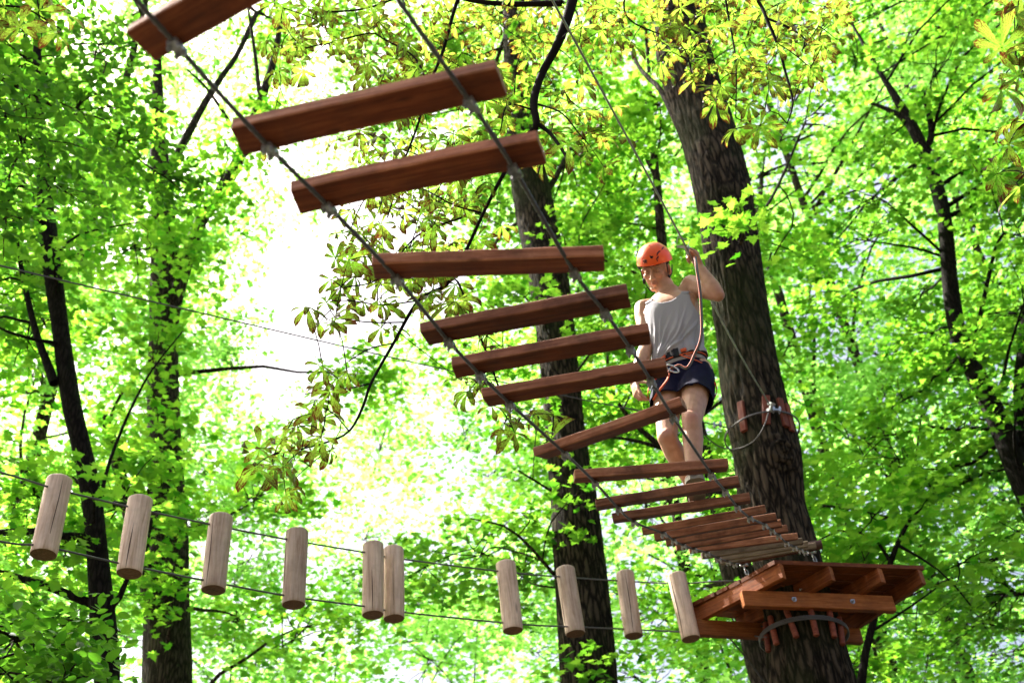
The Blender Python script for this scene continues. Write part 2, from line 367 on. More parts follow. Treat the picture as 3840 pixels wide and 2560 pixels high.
def sprays(c, R, n, per, rad, r, flat=.12):
    """n flat leaf sprays in an ellipsoid: returns spray centres and leaf positions"""
    a = r.normal(0, 1, (n, 3)); a /= np.linalg.norm(a, axis=1)[:, None]; a *= r.uniform(.15, 1, n)[:, None]**.5
    sc_ = np.asarray(c) + a*np.asarray(R)
    q = r.uniform(0, 2*math.pi, (n, per)); w = np.sqrt(r.uniform(0, 1, (n, per)))*rad*r.uniform(.7, 1.3, (n, 1))
    tilt = r.normal(0, .22, (n, 2))
    px = np.cos(q)*w; py = np.sin(q)*w
    pz = px*tilt[:, :1] + py*tilt[:, 1:] + r.normal(0, flat*rad, (n, per)) - .25*w*w/max(rad, .01)
    pos = sc_[:, None] + np.stack([px, py, pz], -1)
    return sc_, pos.reshape(-1, 3)
def leaf_object(name, chunks, mat_, parent):
    v = np.concatenate([c[0] for c in chunks]); o = np.cumsum([0] + [len(c[0]) for c in chunks])[:-1]
    t = np.concatenate([c[1] + k for c, k in zip(chunks, o)]); rn = np.concatenate([c[2] for c in chunks])
    at = {'rnd': rn}
    if len(chunks[0]) > 3: at['lu'] = np.concatenate([c[3] for c in chunks]); at['lv'] = np.concatenate([c[4] for c in chunks])
    me = mesh_np(name, v, t.ravel(), np.full(len(t), 3), at, smooth=len(chunks[0]) > 3)
    return link(name, me, mat_, parent)
NLEAF = [0]

# ------------------------------------------------------------------ ground
def ground():
    n = 90; xs = np.sign(np.linspace(-1, 1, n))*np.abs(np.linspace(-1, 1, n))**3*900
    X, Y = np.meshgrid(xs, xs); Z = .12*vnoise(np.stack([X*.3, Y*.3, X*0], -1), 3)*np.clip(1 - np.hypot(X, Y)/200, 0, 1) - .05
    v = np.stack([X, Y, Z], -1).reshape(-1, 3)
    i = np.arange((n-1)*n).reshape(n-1, n)[:, :-1].ravel(); q = np.stack([i, i+1, i+n+1, i+n], 1)
    m, nt, N, L, b = mat('leaf_litter_soil')
    tc = N.new('ShaderNodeTexCoord'); no = N.new('ShaderNodeTexNoise'); no.inputs['Scale'].default_value = 1.3; no.inputs['Detail'].default_value = 9
    L.new(tc.outputs['Object'], no.inputs['Vector'])
    r = ramp(N, [(.35, (.018, .012, .008)), (.5, (.042, .030, .018)), (.62, (.02, .036, .010))]); L.new(no.outputs[0], r.inputs[0])
    L.new(r.outputs[0], b.inputs['Base Color']); b.inputs['Roughness'].default_value = .95
    o = link('ground', mesh_np('ground', v, q.ravel(), np.full(len(q), 4), smooth=True), m); tag(o, kind='structure', label='forest floor of soil and leaf litter under the ropes course', cat='ground')
ground()
# ------------------------------------------------------------------ trees
def trunk_pts(path, rho, ext_up=3., flare=1.25, root=True):
    """photo widths turned into a tapered trunk standing at a horizontal distance; rows x, y, width (in 2352 px units), optional own distance"""
    out = []
    for row in path:
        x, y, w = row[:3]; rh = row[3] if len(row) > 3 else rho
        p = PH(x*S, y*S, rh); rg = np.linalg.norm(p - CAMP); out.append([*p, w*S/2*rg/F])
    out = np.array(out)
    if root:
        a, b = out[0], out[min(2, len(out)-1)]; d = (a - b)[:3]; 
        d = d/abs(d[2]) if abs(d[2]) > 1e-3 else np.array([0, 0, -1.]); d[:2] = np.clip(d[:2], -.12, .12); d[2] = -1
        k = a[2] + .15; low = []
        for q in (1., .75, .5, .25, .08):
            low.append([*(a[:3] + d*k*q), a[3]*(1 + .25*q) * (flare if q > .9 else 1)])
        out = np.vstack([np.array(low), out])
    if ext_up:
        a, b = out[-1], out[-2]; d = nrm((a - b)[:3]); d = nrm(d + UP*.4)
        out = np.vstack([out, [[*(a[:3] + d*ext_up*q), a[3]*(1 - .8*q)] for q in (.35, .7, 1.)]])
    return out
def trunk_mesh(mb, pts, n=24, step=.12, ridge=0., kz=4.2, ka=34., seed=1, knots=()):
    p = smoothpath(pts, 5); L = np.r_[0, np.cumsum(np.linalg.norm(np.diff(p[:, :3], axis=0), axis=1))]
    m = max(4, int(L[-1]/step)); q = np.linspace(0, L[-1], m)
    c = np.stack([np.interp(q, L, p[:, k]) for k in range(4)], 1); c[:, 3] = np.maximum(c[:, 3], .002)
    t = np.gradient(c[:, :3], axis=0); t /= np.linalg.norm(t, axis=1)[:, None]
    u = np.zeros((m, 3)); uu = nrm(np.cross(t[0], [.2, 1, .1]))
    for i in range(m): uu = nrm(uu - t[i]*np.dot(uu, t[i])); u[i] = uu
    w = np.cross(t, u); a = np.arange(n)*2*math.pi/n
    A, Q = np.meshgrid(a, q); r = c[:, 3][:, None]*np.ones_like(A)
    if ridge:
        s3 = np.stack([np.cos(A)*r*ka, np.sin(A)*r*ka, Q*kz], -1)
        s3 = s3 + .55*vnoise(np.stack([np.cos(A)*r*6, np.sin(A)*r*6, Q*4.], -1), seed)[..., None]
        f = 1 - np.abs(vnoise(s3, seed + 1))*2.; f2 = vnoise(s3*2.3, seed + 5)
        big = vnoise(np.stack([np.cos(A)*2.2, np.sin(A)*2.2, Q*.9], -1), seed + 9)
        r = r*(1 + .05*big) + ridge*(f*.8 + f2*.35)
    else:
        r = r*(1 + .07*vnoise(np.stack([np.cos(A)*1.6, np.sin(A)*1.6, Q*3.], -1), seed))
    V = c[:, None, :3] + (np.cos(A)*r)[..., None]*u[:, None] + (np.sin(A)*r)[..., None]*w[:, None]
    for (kc, kr, kh) in knots:
        d = np.linalg.norm(V - np.asarray(kc), axis=-1); out = V - c[:, None, :3]; out /= np.linalg.norm(out, axis=-1)[..., None]
        V = V + out*(kh*np.exp(-(d/kr)**2)*(1 + .5*np.sin(d*90)))[..., None]
    i = np.arange(m-1)[:, None]*n; j = np.arange(n)[None]; k = (j + 1) % n
    fc = np.stack([i + j, i + k, i + n + k, i + n + j], -1).reshape(-1, 4)
    mb.v.append(V.reshape(-1, 3)); mb.f += (fc + mb.n).tolist() + [[mb.n + (m-1)*n + x for x in range(n)]]; mb.mi += [0]*(len(fc) + 1); mb.n += m*n
    return c
def limb(mb, path, rho, seed=1, n=8, step=.15):
    return trunk_mesh(mb, trunk_pts(path, rho, 0, root=False), n, step, seed=seed)
def bend(a, b, k=6, sag=.12, r=None):
    r = r or rng; a, b = np.asarray(a), np.asarray(b); L = np.linalg.norm(b - a); t = np.linspace(0, 1, k)[:, None]
    side = r.normal(0, 1, 3)*L*.07; return a + (b - a)*t + np.sin(t*math.pi)*(side + UP*L*sag) + r.normal(0, .012*L, (k, 3))*np.sin(t*math.pi)

# how thickly the photographed wood stands with leaves, by azimuth and height (12 x 8 cells over the frame)
DB = np.array([[1,1,.95,.95,.95,1,1,.95,.95,.75,1,1],[1,1,.95,.75,.75,.95,.95,1,.95,.7,1,1],[1,.9,.85,.45,.3,.75,1,1,.9,.65,1,1],
 [.95,.9,.6,.08,.25,.9,.9,.9,.85,.6,.9,1],[.9,.9,.6,.25,.75,.95,.9,.9,.9,.75,.9,1],[.9,.9,.8,.8,.8,.85,.9,.85,.9,.8,.9,1],
 [.95,.95,.9,.65,.55,.65,.8,.8,.9,.8,.85,.85],[1,.9,.9,.75,.55,.65,.65,.8,.9,.8,.8,.85]])
DM = np.array([[1,.7,.3,.2,.45,.7,.8,.8,.6,.4,.95,1],[1,.9,.35,.05,.1,.6,.8,.8,.6,.35,.95,1],[1,.7,.2,0,0,.3,.8,.8,.7,.35,.85,1],
 [.8,.6,.15,0,.08,.65,.8,.7,.7,.5,.85,1],[.7,.55,.12,0,.2,.7,.6,.6,.6,.5,.85,1],[.7,.6,.3,.05,.1,.4,.5,.5,.5,.55,.85,1],
 [.6,.55,.35,.22,.22,.4,.3,.4,.4,.5,.7,.8],[.8,.6,.4,.3,.25,.35,.3,.4,.4,.5,.7,.8]])
def dens(D, x, y):
    cx, cy = min(max(x/196. - .5, 0), 10.999), min(max(y/196. - .5, 0), 6.999); i, j = int(cx), int(cy); u, v = cx - i, cy - j
    return (D[j, i]*(1-u) + D[j, i+1]*u)*(1-v) + (D[j+1, i]*(1-u) + D[j+1, i+1]*u)*v

def make_tree(name, label, trunkpath, rho, barkm, leafm, tpl, leafsize, lobes, limbs=(), ridge=0., n=20, group=None, ext=3.,
              per=34, nsp=6, srad=.42, seed=1, sig=.35, knots=(), step=.12, twigr=.012, extra=None, root=True, cat='tree'):
    r = np.random.default_rng(seed); mb = MB(); pts = trunk_pts(trunkpath, rho, ext, root=root)
    c = trunk_mesh(mb, pts, n, step, ridge, seed=seed, knots=knots)
    base = c[0, :3]; base = [base[0], base[1], 0]
    e = empty(name, base, label, cat, group)
    cs = [c]
    for k, l in enumerate(limbs): cs.append(limb(mb, l, rho, seed + k, 10 if len(l) > 3 else 7))
    allc = np.vstack([x[len(x)//4 if x is c else 0:] for x in cs])
    chunks = []
    for lb in lobes:
        lc, R, cnt = lb[0], lb[1], lb[2] if len(lb) > 2 else nsp
        scn, pos = sprays(lc, R, cnt, per, srad, r)
        chunks.append(leaves(tpl, pos, leafsize, sig, r)); NLEAF[0] += len(pos)
        # bough from the nearest lower point of the stem, then a twig to each spray
        cand = allc[allc[:, 2] < lc[2] + .2]
        if len(cand) == 0: cand = allc
        d = np.linalg.norm(cand[:, :3] - lc, axis=1) + 1.0*np.abs(cand[:, 2] - (lc[2] - .8))*.5; s = cand[np.argmin(d)]
        L = np.linalg.norm(lc - s[:3]); r0 = min(s[3]*.5, .012 + .009*L)
        if L < 6: mb.tube(bend(s[:3], lc, 7, .05, r), np.linspace(r0, .009, 7), 6)
        for q in scn:
            if L >= 6: break
            st = s[:3] + (lc - s[:3])*r.uniform(.75, 1.)
            mb.tube(bend(st, q, 4, .02, r), np.linspace(twigr*.8, .003, 4), 4, cap=False)
    if extra: chunks += extra(mb, r)
    mb.build('trunk', barkm, e, smooth=True)
    if chunks: leaf_object('crown', chunks, leafm, e)
    return e

RHO_A = 7.96
# the mid-distance trees: stem in the photo, distance, bark, leaves
A_path = [(1862,1568,180),(1845,1452,158),(1808,1290,146),(1774,1163,140),(1762,1044,143),(1728,900,137),(1699,700,120),(1652,400,122),(1590,200,118),(1560,60,112),(1535,-160,104)]
B_path = [(1352,1568,121),(1341,1400,117),(1318,1150,105),(1300,1000,92),(1280,800,88),(1256,620,92),(1228,480,90),(1205,340,75),(1190,200,58),(1183,90,50),(1176,-80,42)]
C_path = [(1770,1568,80),(1725,1400,76),(1672,1250,66),(1628,1100,52),(1590,960,44),(1558,830,40),(1528,640,26),(1510,430,18),(1496,300,13),(1490,150,9)]
D_path = [(246,1568,52),(240,1480,58),(226,1300,46),(207,1120,42),(165,930,39),(142,780,36),(120,620,38),(108,510,36),(100,420,26),(92,300,22),(86,120,18)]
E_path = [(385,1568,100),(383,1400,92),(384,1200,82),(374,900,66),(378,700,64),(380,600,60),(372,430,44),(362,300,32)]
F_path = [(2420,1240,66),(2352,1110,54),(2290,960,44),(2210,790,38),(2185,680,34),(2165,480,30),(2112,325,25),(2062,232,17),(2020,165,10)]
G_path = [(1962,1650,24),(1978,1568,20),(1992,1480,16),(2046,1290,12),(2086,1200,8),(2116,1168,5)]
STEMS = {'A': (A_path, RHO_A), 'B': (B_path, 10.5), 'C': (C_path, 11.5), 'D': (D_path, 9.), 'E': (E_path, 12.5), 'F': (F_path, 13.)}
lob = {k: [] for k in STEMS}
r_ = np.random.default_rng(11)
def stem_x(path, y):
    p = sorted((q[1], q[0]) for q in path); return np.interp(y, [a for a, b in p], [b for a, b in p])
for gy in range(-5, 8):
    for gx in range(-3, 15):
        for k in range(2):
            x, y = (gx + r_.random())*196, (gy + r_.random())*196
            d = dens(DM, x, y)
            inside = -40 < x < 2400 and -40 < y < 1640
            if not inside: d *= .45
            sh = np.array([.95, 4.85, 5.75]); sd_ = np.array(sun_dir)
            if r_.random() > d: continue
            # the tree whose stem is nearest takes the bough
            ks = [q for q in STEMS if q != 'A']; ds = [abs(stem_x(STEMS[q][0], y) - x) + r_.random()*260 for q in ks]
            q = ks[int(np.argmin(ds))]; rho = STEMS[q][1] + (r_.uniform(.2, 3.) if q in 'BD' else r_.uniform(-1.2, 2.2))
            vv = PH(x*S, y*S, rho) - sh
            if np.dot(vv, sd_) > 0 and np.linalg.norm(vv - sd_*np.dot(vv, sd_)) < 1.0: continue
            R = r_.uniform(.6, 1.1); lob[q].append((PH(x*S, y*S, rho), (R, R, R*.55), 10))
SPOT = r_.normal(0, 1, 3)
lobA = [(PH(x*S, y*S, rh), (R, R, R*.5), n) for x, y, rh, R, n in
        [(1680,525,7.25,.22,3),(1700,470,7.3,.14,2),(1420,60,9.2,.7,7),(1780,330,9.4,.5,4),(1850,60,9.5,.8,7),(1980,-60,9,.9,7),(1650,-150,8.6,1.,8),(1450,-200,8.5,1.,8),(1750,-330,8.8,1.2,9),(1870,260,9.8,.5,4),(1770,600,9.8,.45,3)]]
A_limbs = [[(1575,330,16,7.9),(1522,215,13,8.1),(1485,175,11,8.3),(1460,140,9,8.5),(1430,60,6,8.8)],
           [(1700,560,10,7.6),(1712,520,6,7.4),(1700,480,4,7.3)],
           [(1745,500,8,8.0),(1790,420,7,8.6),(1850,280,5,9.4)]]
make_tree('oak_tree', 'thick furrowed oak trunk leaning left that carries the wooden platform', A_path, RHO_A, M['oakbark'], M['maple'], T_MAPLE, .095, lobA, A_limbs,
          ridge=.014, n=150, step=.022, seed=3, ext=4, per=16, srad=.28, knots=[(PH(1800*S,1035*S,RHO_A-.25), .13, .05), (PH(1660*S,170*S,RHO_A-.25), .15, .04)])
make_tree('oak_tree', 'dark straight furrowed trunk standing behind the middle rungs of the rope bridge', B_path, 10.5, M['oakbark'], M['oak'], T_MAPLE, .09,
          lob['B'] + [(PH(x*S, y*S, 9.9), (.4, .4, .2), 3) for x, y in ((1190,60),(1210,150),(1180,240),(1230,310),(1230,700),(1300,560),(1240,940),(1330,1130),(1220,1180),(1340,1500),(1180,660),(1400,760))],
          [[(1215,450,26,10.5),(1262,430,16,10.6),(1310,340,9,10.9)], [(1330,1180,12,10.4),(1270,1130,7,10.2),(1190,1080,4,9.8)], [(1300,1350,10,10.4),(1180,1220,6,10),(1080,1190,3,9.8)]],
          ridge=.009, n=90, step=.03, seed=5, ext=3)
make_tree('maple_tree', 'slender dark trunk half hidden behind the climber and the thick leaning oak', C_path, 11.5, M['greybark'], M['maple'], T_MAPLE, .095, lob['C'],
          [[(1632,1110,20,11.5),(1560,1050,17,11.3),(1525,1030,15,11.2),(1450,965,11,11),(1402,890,8,10.8),(1395,800,5,10.7)], [(1525,1030,10,11.2),(1440,1008,8,11),(1340,1000,5,10.8),(1230,1020,3,10.6)],
           [(1505,400,14,11.5),(1470,330,12,11.6),(1440,250,9,11.8)], [(1545,760,9,11.5),(1480,640,7,11.2),(1330,560,4,10.8),(1390,420,3,10.6)]],
          ridge=.005, n=40, step=.05, seed=7)
make_tree('maple_tree', 'slim smooth black trunk leaning left behind the first hanging logs', D_path, 9., M['darkbark'], M['maple'], T_MAPLE, .095, lob['D'] + [(PH(120*S,585*S,8.6),(.3,.3,.15),2), (PH(215*S,1130*S,8.6),(.3,.3,.15),2)],
          [[(110,505,18,9),(85,505,15,8.9),(60,500,13,8.8),(0,490,11,8.6),(-80,470,9,8.4)], [(125,880,22,9),(85,770,15,9.1),(62,680,13,9.2),(48,610,10,9.3),(30,500,6,9.4)],
           [(143,790,11,9),(110,785,9,8.9),(40,770,7,8.7),(-30,740,5,8.6)], [(120,600,8,9),(180,540,5,9.1),(320,510,3,9.2)], [(236,1420,18,9),(275,1370,13,8.9),(300,1310,8,8.8),(310,1250,4,8.7)],
           [(228,1230,12,9),(245,1080,8,8.9),(330,880,5,8.8),(420,760,3,8.7)]],
          n=26, step=.07, seed=9)
make_tree('maple_tree', 'broad grey forked trunk behind the second and third hanging logs, its crown pale with light', E_path, 12.5, M['greybark'], M['maple'], T_MAPLE, .10, lob['E'] + [(PH(x*S, y*S, 11.2), (.45, .45, .25), 4) for x, y in ((360,470),(400,560),(380,800),(350,890),(410,1000),(370,1120),(400,1230),(350,1340),(480,470),(600,280),(520,330),(300,1060),(250,1000))],
          [[(383,800,36,12.5),(400,700,32,12.4),(455,520,28,12.3),(515,430,28,12.2),(552,355,26,12.1),(596,240,20,12),(628,140,16,12),(650,20,10,12)],
           [(374,420,20,12.5),(452,270,17,12.6),(500,190,14,12.7),(545,125,12,12.8),(590,30,12,12.9)], [(598,240,12,12),(585,120,9,12),(570,20,6,12)],
           [(380,1500,40,12.4),(335,1330,34,12.3),(290,1150,30,12.2),(262,1030,26,12.1),(238,950,18,12)], [(300,1190,14,12.2),(345,1120,10,12),(350,1060,6,12)],
           [(560,330,10,12.1),(480,210,7,12.2),(430,160,4,12.3)]],
          ridge=.006, n=60, step=.05, seed=13)
make_tree('maple_tree', 'slender dark forked trunk leaning left near the right edge of the photo', F_path, 13., M['darkbark'], M['oak'], T_MAPLE, .095, lob['F'],
          [[(2112,330,20,13),(2078,275,14,13),(2035,250,10,13),(1995,235,6,13)], [(2125,360,18,13),(2140,300,14,13),(2120,210,10,13)], [(2360,1100,40,13.2),(2345,900,30,13.4),(2360,700,22,13.6)],
           [(2230,830,12,13),(2290,560,8,13),(2330,540,5,13)]],
          n=30, step=.08, seed=15)
make_tree('sapling', 'thin dark sapling rising at the right corner of the platform', G_path, 10.2, M['darkbark'], M['maple'], T_MAPLE, .12,
          [(PH(x*S, y*S, 10.4), (.5, .5, .2), 3) for x, y in ((2150,1130),(2010,1180),(2200,1290),(1960,1250))],
          [[(2046,1290,9),(2010,1240,6),(1940,1215,5),(1880,1240,3)], [(2060,1250,8),(2130,1290,5),(2180,1330,4),(2230,1390,3)], [(2000,1450,7),(2080,1400,5),(2150,1350,3)]],
          n=12, step=.08, seed=17, ext=0, root=True)

# hornbeams with small pointed leaves at the top left and bottom left
lh = [(PH(x*S, y*S, rh), (R, R, R*.4), 8) for x, y, rh, R in [(60,130,6.6,.55),(180,250,6.8,.5),(60,330,6.6,.55),(-60,220,6.2,.6),(230,120,7.2,.5),(300,330,7.4,.35),(120,420,7.0,.5),(20,500,7,.45),(-120,60,6.5,.7),(-60,-100,6,.8),(120,-80,6.6,.8),(400,420,7.8,.25)]]
make_tree('hornbeam_tree', 'dark leafy hornbeam boughs hanging into the upper left of the photo', [(-560,1400,60),(-520,900,52),(-470,400,46),(-430,0,36)], 6.8, M['greybark'], M['hornbeam'], T_OVAL, .085, lh,
          [[(-450,200,24,6.8),(-200,120,16,6.7),(0,180,10,6.8),(150,260,7,6.9)], [(-460,420,22,6.8),(-200,400,14,6.8),(0,420,8,6.9),(110,440,5,7)]], n=20, seed=21, per=34, srad=.3, sig=.45)
lh = [(PH(x*S, y*S, rh), (R, R, R*.4), 8) for x, y, rh, R in [(40,1460,6.2,.36),(130,1500,6.3,.3),(-80,1430,6,.4),(60,1580,5.8,.4),(190,1590,6,.3),(-20,1640,5.6,.4),(160,1420,6.6,.15)]]
make_tree('hornbeam_sapling', 'dark low hornbeam sapling with toothed leaves at the bottom left corner', [(-200,1700,16),(-150,1600,13),(-90,1500,9)], 6.0, M['greybark'], M['hornbeam'], T_OVAL, .08, lh,
          [[(-150,1600,9,6),(-20,1520,6,6.1),(100,1480,4,6.2)]], n=12, seed=23, per=30, srad=.26, sig=.5, ext=.4)

# the trees further back
BT = [(40,1200,60,20,'hazy trunk furthest left among the trees far behind the hanging logs'), (520,1200,26,21,'pale trunk seen dimly between the second and third hanging logs'), (760,1500,20,24,'far trunk low in the bright gap under the rope bridge'),
      (1080,1200,22,20,'far trunk left of the dark middle oak'), (1470,600,42,19,'far dark trunk rising just left of the orange helmet'), (1940,1200,50,20,'far trunk just right of the thick leaning oak, above the platform'),
      (2130,1300,46,19,'far trunk rising behind the right end of the platform'), (2300,500,40,22,'far trunk in the thick leaves of the upper right')]
lobB = [[] for _ in BT]; r_ = np.random.default_rng(29)
for gy in range(-2, 9):
    for gx in range(-1, 13):
        for k in range(3):
            x, y = (gx + r_.random())*196, (gy + r_.random())*196
            d = dens(DB, x, y)
            if r_.random() > d*(.95 if d > .5 else .5): continue
            i = int(np.argmin([abs(b[0] - x) + r_.random()*200 for b in BT])); rho = BT[i][3] + r_.uniform(-4, 4)
            R = r_.uniform(.9, 1.7); lobB[i].append((PH(x*S, y*S, rho), (R, R, R*.6), 11))
for i, (x, y, w, rho, lab) in enumerate(BT):
    ln = (914 - x)/3200.; w *= .62
    if i in (1, 2, 3): path = [(x, 1700, w), (x, 1640, w*.8), (x + 5, 1600, w*.5), (x + 10, 1550, w*.22)]
    else: path = [(x - ln*(1568 - y), 1568, w), (x, y, w*.9), (x + ln*(y - 700)*.9, 700, w*.7), (x + ln*(y - 200)*.9, 200, w*.45), (x + ln*(y + 100)*.9, -100, w*.3)]
    if y < 800: path = [(x - ln*868, 1568, w), (x, 700, w*.7), (x + ln*400, 300, w*.5), (x + ln*700, 0, w*.3)]
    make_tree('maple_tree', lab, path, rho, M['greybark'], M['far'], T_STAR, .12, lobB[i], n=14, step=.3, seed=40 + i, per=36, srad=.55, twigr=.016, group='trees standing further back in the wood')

# the far wood, one mass
r_ = np.random.default_rng(31); ch = []
for gy in range(-1, 9):
    for gx in range(-1, 13):
        for k in range(3):
            x, y = (gx + r_.random())*196, (gy + r_.random())*196; d = dens(DB, x, y)
            if r_.random() > d**1.5*.62: continue
            rho = r_.uniform(28, 40); R = r_.uniform(1.4, 2.8)
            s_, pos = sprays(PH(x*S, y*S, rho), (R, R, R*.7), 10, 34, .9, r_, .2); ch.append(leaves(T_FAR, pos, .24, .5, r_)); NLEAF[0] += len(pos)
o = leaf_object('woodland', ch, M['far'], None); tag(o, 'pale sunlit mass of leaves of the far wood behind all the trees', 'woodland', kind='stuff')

# ------------------------------------------------------------------ horse chestnut with brown blotched leaves
def chestnut_leaf(c, size, r, hang=.5, out=None):
    """seven leaflets from one point; each is a folded blade narrow at its foot with a curled tip"""
    V = []; T = []; U = []; Vv = []; n0 = 0
    az0 = r.uniform(0, 2*math.pi)
    nz = nrm([r.normal(0, .45), r.normal(0, .45), 1]); a = nrm(np.cross(nz, [math.cos(az0), math.sin(az0), .01])); b = np.cross(nz, a)
    prof = np.array([(0, .012), (.15, .035), (.35, .085), (.55, .135), (.72, .155), (.86, .11), (.95, .04), (1., .003)])
    m = 7 if r.random() < .7 else 5
    curlall = r.uniform(.3, 1.)
    for k in range(m):
        f = (k - (m-1)/2)/((m-1)/2); ang = f*2.25 + r.normal(0, .08); L = size*(1 - .42*abs(f)**1.5)*r.uniform(.88, 1.1)
        d = a*math.cos(ang) + b*math.sin(ang); side = np.cross(nz, d); p = np.array(c, float); curl = r.uniform(.1, 1.)*curlall
        if r.random() < .4: curl *= 2.8
        dr = hang*r.uniform(.4, 1.2); dirv = nrm(d - UP*dr); q = 0.; nn = nrm(np.cross(dirv, side)); twist = r.normal(0, .25)
        fold = r.uniform(.10, .5); wid = L*r.uniform(.85, 1.1)*(.75 if curl > 1.4 else 1)
        for i, (t, w) in enumerate(prof):
            if i:
                st = (t - prof[i-1][0])*L; kk = curl*(.15 + 3.2*t*t*t)*(t - prof[i-1][0])*1.7
                ndir = nrm(dirv*math.cos(kk) + nn*math.sin(kk)*(-1)); nn = nrm(nn - ndir*np.dot(nn, ndir)); dirv = ndir; p = p + dirv*st
            sd = nrm(side*math.cos(twist*t) + nn*math.sin(twist*t)); ww = w*wid*(1 + .06*r.normal())
            V += [p - sd*ww*1.0 + nn*ww*fold, p, p + sd*ww + nn*ww*fold]; U += [-w/.155, 0, w/.155]; Vv += [t]*3
        for i in range(len(prof) - 1):
            o = n0 + i*3
            for s_ in (0, 1): T += [(o + s_, o + s_ + 1, o + s_ + 4), (o + s_, o + s_ + 4, o + s_ + 3)]
        n0 += len(prof)*3
    rv = r.random(); return np.array(V), np.array(T), np.full(len(V), rv), np.array(U), np.array(Vv)
def chestnut(name, label, trunk, branches, hands, seed, size=.13, base=None):
    r = np.random.default_rng(seed); mb = MB(); e = empty(name, base, label, 'tree'); ch = []; cc = []
    trunk_mesh(mb, np.array(trunk, float), 20, .15, seed=seed)
    for bp in branches:
        if len(bp[0]) == 4 and isinstance(bp[0][0], str): pass
        rows = [[*PH(x*S, y*S, rh), w*S/2*np.linalg.norm(PH(x*S, y*S, rh) - CAMP)/F] if not isinstance(x, tuple) else [*x, w] for x, y, w, rh in bp]
        cc.append(trunk_mesh(mb, np.array(rows), 8, .04, seed=seed + len(cc)))
    allc = np.vstack(cc)[:, :3]; HP = [PH(x*S, y*S, rh) for x, y, rh in hands]; HP.sort(key=lambda p: np.linalg.norm(allc - p, axis=1).min())
    for p in HP:
        d = np.linalg.norm(allc - p, axis=1) + .0; s = allc[np.argmin(d)]; allc = np.vstack([allc, [p], [(p + s)/2]])
        ch.append(chestnut_leaf(p, size*r.uniform(.75, 1.15), r, hang=r.uniform(-.05, .6)))
        if np.linalg.norm(s - p) > .02:
            mb.tube(bend(s, p, 5, .12, r), np.linspace(.0032, .0018, 5), 5, cap=False)
    mb.build('trunk', M['twig'], e, smooth=True); leaf_object('crown', ch, M['chestnut'], e)
HC = [(600,1035),(625,1060),(655,1075),(640,1010),(682,1050),(650,1040),(700,1012),(735,1002),(716,945),(758,905),(782,868),(742,846),(712,712),(755,688),(770,640),(800,596),(765,740),(806,690),(850,620),(826,560),(855,500),(806,480),(880,545),(930,482),(950,425),(1003,382),(905,345),(870,312),
      (1012,322),(1043,308),(1095,540),(704,172),(686,98),(652,48),(742,44),(640,16),(800,62),(852,28),(792,112),(842,146),(902,122),(884,176),(934,60),(1004,22),(955,152),(1052,118),(1102,78),(1182,42),(1122,164),(1132,26),(1252,32),(1204,102),
      (1150,240),(1232,192),(1282,118),(1296,214),(1352,244),(1366,294),(1362,352),(1300,330),(1245,332),(1184,222),(1245,372),(900,420),(980,300),(940,560),(1000,470),(870,700),(920,650),(1060,470),(1010,600),(1080,360),(1120,300),
      (1110,872),(1160,966),(1184,988),(1232,946),(1272,1004),(1082,900),(1142,720),(1070,740),(1170,800),(980,680),(1050,690),(880,760),(1120,420),(960,240),(900,250),(1060,200),
      (760,20),(820,-20),(900,-30),(700,10),(1060,30),(1040,60),(1230,-30),(1180,-10),(1000,90),(870,80),(930,100)]
HC += [(1000,520),(960,500),(900,600),(940,640),(1000,560),(860,430),(1050,420),(1090,460),(840,540),(880,640),(960,600),(1100,300),(1150,60),(1240,80),(1080,20),(980,60),(760,90),(720,60)]
HC2 = [(1432,62),(1402,18),(1452,104),(1384,72),(1492,22),(1562,22),(1602,80),(1552,142),(1592,176),(1642,62),(1692,40),(1752,22),(1702,132),(1722,232),(1682,292),(1742,294),(1802,42),(1842,62),(1882,104),(1852,152),(1782,100),(1912,50),(1620,130),(1760,180),
       (1800,200),(1640,10),(1520,60),(1330,60),(1350,130),(1940,20),(1700,-20),(1820,-10),(1770,60),(1660,200),(1560,60)]
rr = np.random.default_rng(5)
hands = [(x + rr.normal(0, 5), y + rr.normal(0, 5), 3.75 + rr.uniform(-.35, .5) + max(0, (y - 500))/1000*.6) for x, y in HC + HC2]
hands += [(x + rr.normal(0, 34), y + rr.normal(0, 34), 4.1 + rr.uniform(-.2, .7)) for x, y in HC + HC2 + HC2 if rr.random() < .85]
hands += [(rr.uniform(600, 1420), rr.uniform(-20, 330), 4.0 + rr.uniform(-.2, .8)) for _ in range(110)] + [(rr.uniform(810, 1090), rr.uniform(330, 700), 4.2 + rr.uniform(-.2, .6)) for _ in range(45)] + [(rr.uniform(1500, 1880), rr.uniform(-20, 190), 4.2 + rr.uniform(-.2, .6)) for _ in range(30)]
hands = [h for h in hands if not (690 < h[0] < 900 and 190 < h[1] < 300)]
hub = tuple(PH(1330*S, -330*S, 3.3))
